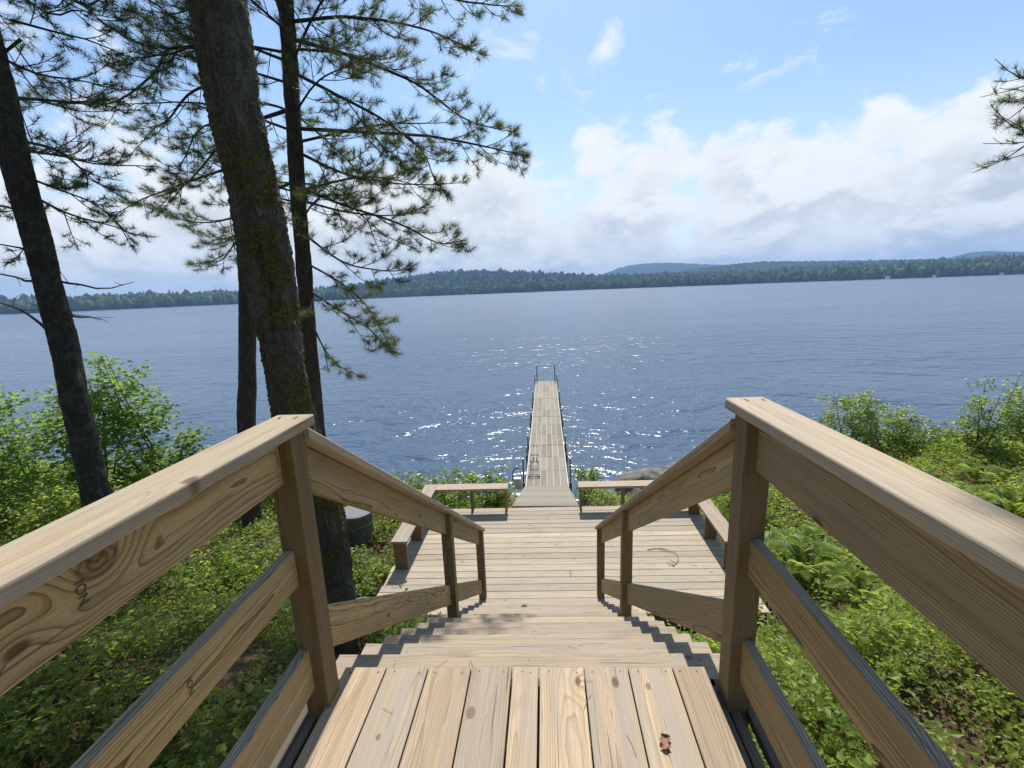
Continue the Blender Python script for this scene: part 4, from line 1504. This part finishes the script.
for i, (x, y, h, w, st, lab) in enumerate([
        (-7.75, 8.2, 3.45, 2.2, 4, 'tallest leafy maple sapling just right of the leaning conifer trunk'),
        (-8.75, 7.6, 3.2, 2.0, 4, 'leafy sapling standing directly behind the leaning conifer trunk'),
        (-10.4, 7.9, 2.95, 2.2, 4, 'leafy sapling left of the leaning conifer trunk'),
        (-12.3, 8.3, 2.8, 2.4, 4, 'leafy sapling at the left edge of the photograph'),
        (-10.0, 6.3, 2.1, 1.9, 4, 'shorter leafy sapling in front of the others at the far left'),
        (-6.9, 7.3, 1.9, 1.4, 3, 'small sapling right of the tallest one, lower and thinner'),
        (-6.2, 9.0, 1.9, 1.5, 3, 'thin low sapling nearest the slender pine, against the water')]):
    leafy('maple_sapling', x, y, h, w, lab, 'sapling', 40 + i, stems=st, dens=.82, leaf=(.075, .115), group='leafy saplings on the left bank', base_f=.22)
for i, (x, y, h, w, lab) in enumerate([
        (-7.3, 5.6, 1.15, 1.3, 'low leafy bush left of the foot of the leaning conifer trunk'),
        (-8.8, 5.3, 1.35, 1.6, 'low leafy bush at the left edge above the railing cap'),
        (-4.6, 5.4, .75, 1.1, 'low bush between the conifer trunk and the mossy trunk'),
        (-2.75, 5.6, .70, 1.0, 'low bush between the grey bin and the left bench'),
        (-2.95, 8.3, 1.0, 1.2, 'bush behind the grey bin'),
        (-1.30, 9.15, 1.42, .8, 'tall yellow-green leafy sprig between the left bench and the dock'),
        (-2.05, 9.2, 1.10, 1.3, 'bright leafy bush right behind the left bench')]):
    leafy('shrub', x, y, h, w, lab, 'shrub', 60 + i, stems=5, leaf=(.05, .08), mat=LEAF_SHRUB, dens=1.2, group='shrubs on the left bank', base_f=.08)
for i, (x, y, h, w, st, lab) in enumerate([
        (7.75, 11.9, 2.15, 1.5, 6, 'bushy shrub rising above the middle of the right railing cap'),
        (8.9, 12.0, 1.35, 1.9, 5, 'rounded bush right of the taller shrub beyond the right railing'),
        (9.95, 10.7, 2.15, 1.2, 4, 'airy sapling near the right edge, its top against the water'),
        (10.95, 10.4, 1.85, 1.5, 4, 'leafy shrub at the right edge of the photograph'),
        (5.9, 11.6, 1.0, 1.2, 4, 'low shrub at the water edge behind the right railing post'),
        (6.8, 12.4, 1.15, 1.5, 5, 'low shrub just left of the bushy shrub beyond the right railing cap'),
        (9.5, 12.0, 1.25, 1.7, 5, 'low rounded bush between the bushy shrub and the airy sapling'),
        (11.9, 10.9, 1.5, 1.8, 5, 'dense bush partly cut by the right edge of the photograph'),
        (4.3, 9.4, .95, 1.5, 5, 'shrub just beyond the right side bench'),
        (.85, 10.2, 1.05, .6, 3, 'thin sprig between the dock and the right bench'),
        (3.35, 7.9, .7, 1.0, 5, 'low shrub beside the far right corner of the deck')]):
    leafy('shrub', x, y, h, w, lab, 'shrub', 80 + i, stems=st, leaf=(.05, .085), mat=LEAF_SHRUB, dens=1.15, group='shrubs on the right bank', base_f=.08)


# ------------------------------------------------------------------ ferns
def fern(x, y, seed, label, size=.65):
    g = np.random.default_rng(seed)
    zb = float(gz(x, y))
    acc = Acc()
    for k in range(int(g.integers(6, 9))):
        az = k * 6.28 / 7 + g.uniform(-.4, .4)
        L = size * .78 * g.uniform(.75, 1.1)
        dh = np.array([math.cos(az), math.sin(az), 0])
        P = smooth_path([(x, y, zb), np.array([x, y, zb + L * .62]) + dh * L * .38, np.array([x, y, zb + L * .55]) + dh * L * .95], 24)
        tg = unit_rows(np.gradient(P, axis=0))
        V, F = tube_arrays(P, np.linspace(.004, .001, 24), 4)
        acc.add(V, F, .4)
        lat = unit_rows(np.cross(tg, np.array([0, 0, 1.0])))
        up = np.cross(lat, tg)
        for sd in (-1, 1):
            for q in (0, .5):
                i = np.arange(4, 23)
                u = i / 23
                ln = L * .27 * np.sin(np.pi * np.clip(u * .9 + .12, 0, 1)) ** .9 + .01
                V, F = leaf_quads(P[i] + tg[i] * q * L / 24, lat[i] * sd + tg[i] * .45 + up[i] * g.normal(.02, .08, (19, 1)), up[i], ln, ln * .26 + .006)
                acc.add(V, F, np.repeat(np.clip(g.normal(.55, .2, 19), 0, 1), 4))
    o = acc.build('fern', LEAF_FERN, origin=(x, y, zb))
    return tag(o, label, 'fern', 'ferns on the right bank')


for i, (x, y, sz, lab) in enumerate([
        (3.35, 5.6, .75, 'fern close to the outer side of the right railing post'),
        (3.1, 6.5, .8, 'fern beside the right edge of the deck'),
        (3.9, 6.3, .75, 'fern behind the one nearest the railing post'),
        (3.6, 4.9, .6, 'low fern under the top rail right of the railing post'),
        (4.6, 6.9, .75, 'fern half way up the right bank'),
        (5.4, 7.6, .8, 'fern on the right bank below the bushy shrub'),
        (7.6, 8.8, .85, 'fern far up the right bank'),
        (8.9, 9.4, .85, 'fern near the right edge below the airy sapling'),
        (7.2, 7.0, .8, 'fern in the middle of the right bank'),
        (3.9, 3.9, .55, 'small pale fern above the bare patch of soil')]):
    fern(x, y, 100 + i, lab, sz)

# ------------------------------------------------------------------ ground cover


def ground_cover(name, xr, yr, per_m2, leaves, leaf, spread, hgt, seed, keep, tone0=.45, thr=.35):
    g = np.random.default_rng(seed)
    n = int((xr[1] - xr[0]) * (yr[1] - yr[0]) * per_m2)
    x, y = g.uniform(*xr, n), g.uniform(*yr, n)
    m = keep(x, y)
    x, y = x[m], y[m]
    f = np.array([mnoise.fractal(Vector((a * .85, b * .85, seed * 1.7)), .6, 2.0, 3) for a, b in zip(x, y)])
    m = f > -thr + g.normal(0, .12, len(f))
    x, y, f = x[m], y[m], f[m]
    n = len(x)
    hh = hgt * (0.55 + .8 * np.clip(f + .4, 0, 1)) * g.uniform(.6, 1.2, n)
    z = gz(x, y)
    k = leaves
    ph = g.uniform(0, 6.28, (n, k))
    rad = spread * np.sqrt(g.uniform(0, 1, (n, k)))
    lift = np.sqrt(np.clip(1 - (rad / spread) ** 2 * .7, 0, 1)) * hh[:, None] * g.uniform(.45, 1.05, (n, k))
    P = np.stack([x[:, None] + rad * np.cos(ph), y[:, None] + rad * np.sin(ph), z[:, None] + lift + .01], -1).reshape(-1, 3)
    m_ = len(P)
    ph2 = ph.reshape(-1) + g.normal(0, .7, m_)
    D = np.c_[np.cos(ph2), np.sin(ph2), g.normal(.18, .4, m_)]
    N = np.c_[g.normal(0, .45, (m_, 2)), np.ones(m_)]
    ln = g.uniform(leaf[0], leaf[1], m_)
    V, F = leaf_quads(P, D, N, ln, ln * g.uniform(.5, .72, m_))
    pt = np.repeat(g.normal(0, .22, n) + .25 * np.array([mnoise.noise(Vector((a * .6, b * .6, 5.0))) for a, b in zip(x, y)]), k)
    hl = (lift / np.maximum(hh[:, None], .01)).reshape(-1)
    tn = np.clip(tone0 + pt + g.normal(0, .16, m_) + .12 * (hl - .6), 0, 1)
    a = Acc()
    a.add(V, F, np.repeat(tn, 4))
    return tag(a.build(name, LEAF_GROUND), kind='stuff')


on_deck = lambda x, y: ((np.abs(x - .14) < 2.5) & (y > 4.6) & (y < 7.65)) | ((x > -1.12) & (x < .88) & (y < 5.2)) | ((np.abs(x + .08) < .75) & (y > 7))
wet = lambda x, y: gz(x, y) < WL + .35
bare = lambda x, y: (((x - 2.72) / .17) ** 2 + ((y - 2.75) / .42) ** 2 < 1)
near = lambda x, y: (np.hypot(x, y) < 6.5)
inview = lambda x, y: y > -.3 + .25 * np.abs(x)
ground_cover('ground_cover', (.9, 7), (.2, 7), 120, 26, (.028, .056), .11, .20, 201, lambda x, y: near(x, y) & ~on_deck(x, y) & ~bare(x, y), .68, .60)  # right bank leaf tones raised, sunlight put into the colour
ground_cover('ground_cover', (-7, -.95), (.2, 7), 100, 26, (.026, .050), .11, .20, 202, lambda x, y: near(x, y) & ~on_deck(x, y) & (np.hypot(x + 2.95, y - 6.3) > .4), .22, .36)  # near left leaf tones lowered, shade put into the colour
ground_cover('ground_cover', (.9, 20), (3, 16), 46, 28, (.045, .085), .20, .40, 203, lambda x, y: ~near(x, y) & ~on_deck(x, y) & ~wet(x, y), .68, .60)
ground_cover('ground_cover', (-20, -1.0), (3, 16), 40, 28, (.045, .085), .20, .40, 204, lambda x, y: ~near(x, y) & ~on_deck(x, y) & ~wet(x, y) & (np.hypot(x + 3.1, y - 6.5) > .5), .45, .55)

ground_cover('ground_cover', (1.0, 7), (.8, 7), 26, 34, (.045, .085), .15, .40, 211, lambda x, y: near(x, y) & ~on_deck(x, y) & ~bare(x, y) & (np.abs(x) > 1.35), .70, .02)
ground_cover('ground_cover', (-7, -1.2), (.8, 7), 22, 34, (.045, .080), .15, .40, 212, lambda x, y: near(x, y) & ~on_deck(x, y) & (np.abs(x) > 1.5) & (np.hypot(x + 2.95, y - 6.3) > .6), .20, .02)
# fallen needles and sticks on the soil
g = np.random.default_rng(77)
acc = Acc()
n = 9000
x, y = g.uniform(-6, 6, n), g.uniform(.3, 7, n)
m = ~on_deck(x, y)
x, y = x[m], y[m]
n = len(x)
an = g.uniform(0, 6.28, n)
ln = g.uniform(.03, .10, n)
d3 = np.c_[np.cos(an), np.sin(an), g.normal(0, .1, n)]
s3 = np.c_[-np.sin(an), np.cos(an), np.zeros(n)] * .002
p = np.c_[x, y, gz(x, y) + .012]
V = np.stack([p - s3, p + d3 * ln[:, None] - s3, p + d3 * ln[:, None] + s3, p + s3], 1).reshape(-1, 3)
acc.add(V, np.arange(n * 4).reshape(n, 4), .5)
tag(acc.build('needle_litter', simple('needle_litter', (0.30, 0.19, 0.10), 0.9)), kind='stuff')


acc = Acc()


def litter(n, xa, xb, ya, yb, zf):
    x, y = g.uniform(xa, xb, n), g.uniform(ya, yb, n)
    an = g.uniform(0, 6.28, n)
    ln = g.uniform(.03, .085, n)
    dd = np.c_[np.cos(an), np.sin(an), np.zeros(n)]
    ss = np.c_[-np.sin(an), np.cos(an), np.zeros(n)] * .0008
    p = np.c_[x, y, zf(y) + .0042]
    q = p + dd * ln[:, None] * .5 + ss * g.uniform(-6, 6, (n, 1))
    e = p + dd * ln[:, None]
    V = np.stack([p - ss, q - ss, q + ss, p + ss, q - ss, e - ss, e + ss, q + ss], 1).reshape(-1, 3)
    acc.add(shear(V), np.arange(n * 8).reshape(n * 2, 4), .5)


litter(16, -.85, .58, .5, 1.55, lambda y: 0 * y)
litter(230, -2.2, 2.5, 5.05, 7.4, lambda y: ZP + 0 * y)
for k in range(1, NST):
    yk = YN + (k - 1) * RUN
    litter(9, -1.0, .8, yk + .02, yk + .26, lambda y, k=k: -k * RISE + 0 * y)
tag(acc.build('needle_litter', simple('brown_needles', (0.16, 0.085, 0.045), 0.8)), kind='stuff')


# ------------------------------------------------------------------ rocks, bin, litter on the boards
def boulder(x, y, z, sx, sy, sz, seed, label):
    import bmesh
    bm = bmesh.new()
    bmesh.ops.create_icosphere(bm, subdivisions=5, radius=1.0)
    for v in bm.verts:
        q = v.co.copy()
        f = 1 + .22 * mnoise.noise(q * 1.1 + Vector((seed, 0, 0))) + .10 * mnoise.noise(q * 2.7 + Vector((0, seed, 0))) + .035 * mnoise.noise(q * 8) + .015 * mnoise.noise(q * 22)
        v.co = Vector((q.x * sx * f, q.y * sy * f, q.z * sz * f))
    me = bpy.data.meshes.new('boulder')
    bm.to_mesh(me)
    bm.free()
    for p_ in me.polygons:
        p_.use_smooth = True
    me.materials.append(ROCK)
    o = bpy.data.objects.new('boulder', me)
    COL.objects.link(o)
    o.location = (x, y, z)
    return tag(o, label, 'rock')


boulder(2.75, 11.7, -3.97, .95, .7, .60, 1, 'large rounded grey boulder at the water behind the right bench')
boulder(1.25, 9.9, -3.65, .75, .45, .38, 2, 'low flat grey boulder between the right bench and the dock')
boulder(2.3, 9.6, -3.6, .55, .5, .36, 3, 'mid sized grey boulder under the right bench seat, beside the low flat one')
boulder(3.9, 12.6, -4.1, .8, .6, .5, 4, 'grey shore rock right of the large boulder')
boulder(-2.45, 4.95, -2.47, .22, .18, .16, 5, 'small grey rock between the mossy trunk and the left edge of the deck')
boulder(-.95, 10.9, -4.15, .55, .5, .32, 6, 'dark shore rock on the left of the ramp')

bn = thing('grey_bin', (-3.42, 7.1, -2.98), 'round grey metal bin with a flat lid, half hidden by the mossy trunk', 'bin')
mb = MB()
R0 = .9
prof = [(.27, 0), (.285, .05), (.28, .07), (.29, .30), (.302, .32), (.29, .34), (.295, .56), (.307, .58), (.295, .60), (.30, .76)]
ns = 32
an = np.linspace(0, 2 * math.pi, ns, endpoint=False)


def lathe(mb, prof, c):
    V = np.concatenate([np.c_[c[0] + R0 * r * np.cos(an), c[1] + R0 * r * np.sin(an), np.full(ns, c[2] + z)] for r, z in prof])
    F = [(i * ns + k, i * ns + (k + 1) % ns, (i + 1) * ns + (k + 1) % ns, (i + 1) * ns + k) for i in range(len(prof) - 1) for k in range(ns)]
    F.append(tuple(range(ns - 1, -1, -1)))
    F.append(tuple((len(prof) - 1) * ns + k for k in range(ns)))
    mb.add(V, F)


lathe(mb, prof, (-3.42, 7.1, -2.98))
mb.build('body', BARREL, bn)
mb = MB()
lathe(mb, [(.318, .74), (.322, .785), (.315, .80), (.26, .812), (.05, .82)], (-3.42, 7.1, -2.98))
mb.build('lid', LID, bn)


def twig(pts, r, label, zb, side=()):
    mb = MB()
    P = smooth_path(shear([(a, b, zb + r + c) for a, b, c in pts]), 16)
    tube(mb, P, np.linspace(r, r * .5, 16), 6)
    for u, dx_, dy_ in side:
        q = P[int(u * 15)]
        tube(mb, smooth_path([q, q + np.array([dx_ * .6, dy_ * .5, .004]), q + np.array([dx_, dy_, 0])], 5), np.linspace(r * .7, r * .3, 5), 5)
    return tag(mb.build('twig', TWIG, smooth=True, origin=tuple(P[0])), label, 'twig')


twig([(1.42, 6.08, 0), (1.62, 6.10, .01), (1.80, 5.95, .015), (1.78, 5.78, .01), (1.68, 5.66, 0)], .0055, 'curved reddish twig lying on the right part of the deck', ZP,
     [(.25, .12, -.10), (.95, -.10, .07), (.97, -.10, -.01), (.9, -.05, .10)])
twig([(1.03, 5.70, 0), (1.07, 5.56, .006), (1.08, 5.42, 0)], .006, 'short straight dark twig on the deck, left of the curved one', ZP)
twig([(.255, 5.62, 0), (.262, 5.52, .004), (.25, 5.45, 0)], .005, 'tiny bent twig in the middle of the deck', ZP)

# curled dead leaf on the landing
mb = MB()
nx, ny = 9, 6
Vl, Fl = [], []
for i in range(nx):
    u = i / (nx - 1)
    for j in range(ny):
        v = j / (ny - 1) - .5
        w = .021 * math.sin(math.pi * min(1, u * .9 + .08)) ** .7 * (1 + .35 * math.sin(u * 19))
        Vl.append((v * w * 2 * (1 - .35 * abs(v)) + .006 * math.sin(7 * u), (u - .5) * .055, .003 + .005 * (2 * v) ** 2 * (1 + .9 * math.sin(9 * u)) + .004 * u))
for i in range(nx - 1):
    for j in range(ny - 1):
        q = i * ny + j
        Fl.append((q, q + 1, q + ny + 1, q + ny))
c, s = math.cos(-.7), math.sin(-.7)
Vl = np.array([(a * c - b * s, a * s + b * c, e) for a, b, e in Vl]) + np.array([.373, 1.283, .002])
mb.add(Vl, Fl)
tag(mb.build('dead_leaf', DEADLEAF, smooth=True, origin=(.373, 1.283, 0)), 'curled brown dead leaf on the landing boards near the bottom', 'leaf')
# two green leaves dropped on the stairs
for i, (x, y, a_) in enumerate(((-.36, 4.38, .4), (-.26, 4.42, 1.3))):
    zt = -(math.floor((y - YN + .022) / RUN) + 1) * RISE
    V, F = leaf_quads(np.array([[x, y, zt + .006]]), np.array([[math.cos(a_), math.sin(a_), .12]]), np.array([[.1, 0, 1.0]]), np.array([.10]), np.array([.04]))
    o = fast_mesh('fallen_leaf', shear(V), F, LEAF_SAP, np.full(4, .5), origin=(x, y, zt))
    tag(o, 'fallen green leaf on a lower stair tread, the %s of the pair' % ('left one' if i == 0 else 'right one'), 'leaf', 'green leaves fallen on the stairs')

# ------------------------------------------------------------------ cottages on the far shore
WALLW = simple('cottage_wall', (0.72, 0.70, 0.66), 0.8)
ROOFM = simple('cottage_roof', (0.16, 0.15, 0.15), 0.8)
for i, (az, sc, lab) in enumerate(((35.0, .55, 'pale cottage on the far shore, the larger speck on the right'), (38.3, .36, 'tiny white cottage on the far shore near the right edge'),
                                   (42.5, .34, 'tiny white cottage on the far shore at the right edge'), (-9.8, .3, 'tiny white cottage on the far shore below the wooded hill'))):
    r = float(shore_r(az)) - 1
    x, y = r * math.sin(R_(az)), r * math.cos(R_(az))
    t_ = thing('cottage', (x, y, WL), lab, 'cottage', 'cottages on the far shore')
    t_.rotation_euler.z = -R_(az)
    w, dp, h = 5 * sc, 4 * sc, 2.6 * sc
    mb = MB()
    Vc = np.array([(sx * w, sy * dp, z) for z in (-1.5, h) for sy in (-1, 1) for sx in (-1, 1)] + [(-w, 0, h + 2 * sc), (w, 0, h + 2 * sc)])
    mb.add(Vc + np.array([x, y, WL + 1.3]), [(0, 1, 5, 4), (2, 6, 7, 3), (0, 4, 8, 6, 2), (1, 3, 7, 9, 5)])
    mb.build('wall', WALLW, t_)
    mb = MB()
    for sy in (-1, 1):
        e = .35 * sc
        A_ = np.array([(-w - e, sy * (dp + e), h - .25 * sc), (w + e, sy * (dp + e), h - .25 * sc), (w + e, 0, h + 2.1 * sc), (-w - e, 0, h + 2.1 * sc)])
        B_ = A_ + np.array([0, 0, .22 * sc])
        mb.add(np.r_[A_, B_] + np.array([x, y, WL + 1.3]), [(0, 1, 2, 3), (7, 6, 5, 4), (0, 4, 5, 1), (1, 5, 6, 2), (3, 2, 6, 7), (0, 3, 7, 4)])
    mb.build('roof', ROOFM, t_)
print('scene built')

# ------------------------------------------------------------------ unseen woods behind the camera, added to cut the sky fill
g = np.random.default_rng(55)
acc = Acc()
for k in range(46):
    x, y = g.uniform(-20, 20), g.uniform(-26, -6.5)
    zb = float(gz(x, y))
    hh = g.uniform(9, 15)
    P = smooth_path([(x, y, zb - .2), (x + g.normal(0, .2), y, zb + hh * .5), (x + g.normal(0, .4), y, zb + hh)], 10)
    V, F = tube_arrays(P, np.linspace(g.uniform(.12, .22), .03, 10), 8)
    acc.add(V, F, .2, 0)
    m = 900
    rz = g.uniform(.12, 1.0, m) ** .8
    rad = (2.6 * (1.08 - rz)) + .4
    an_ = g.uniform(0, 6.28, m)
    rr_ = rad * np.sqrt(g.uniform(0, 1, m))
    c = np.c_[x + rr_ * np.cos(an_), y + rr_ * np.sin(an_), zb + hh * rz]
    V, F = leaf_quads(c, g.normal(size=(m, 3)), g.normal(size=(m, 3)), g.uniform(.25, .5, m), .22)
    acc.add(V, F, np.repeat(g.uniform(0, 1, m), 4), 1)
tag(acc.build('unseen_woods_behind', [BARK_PINE, LEAF_TREE]), kind='stuff')
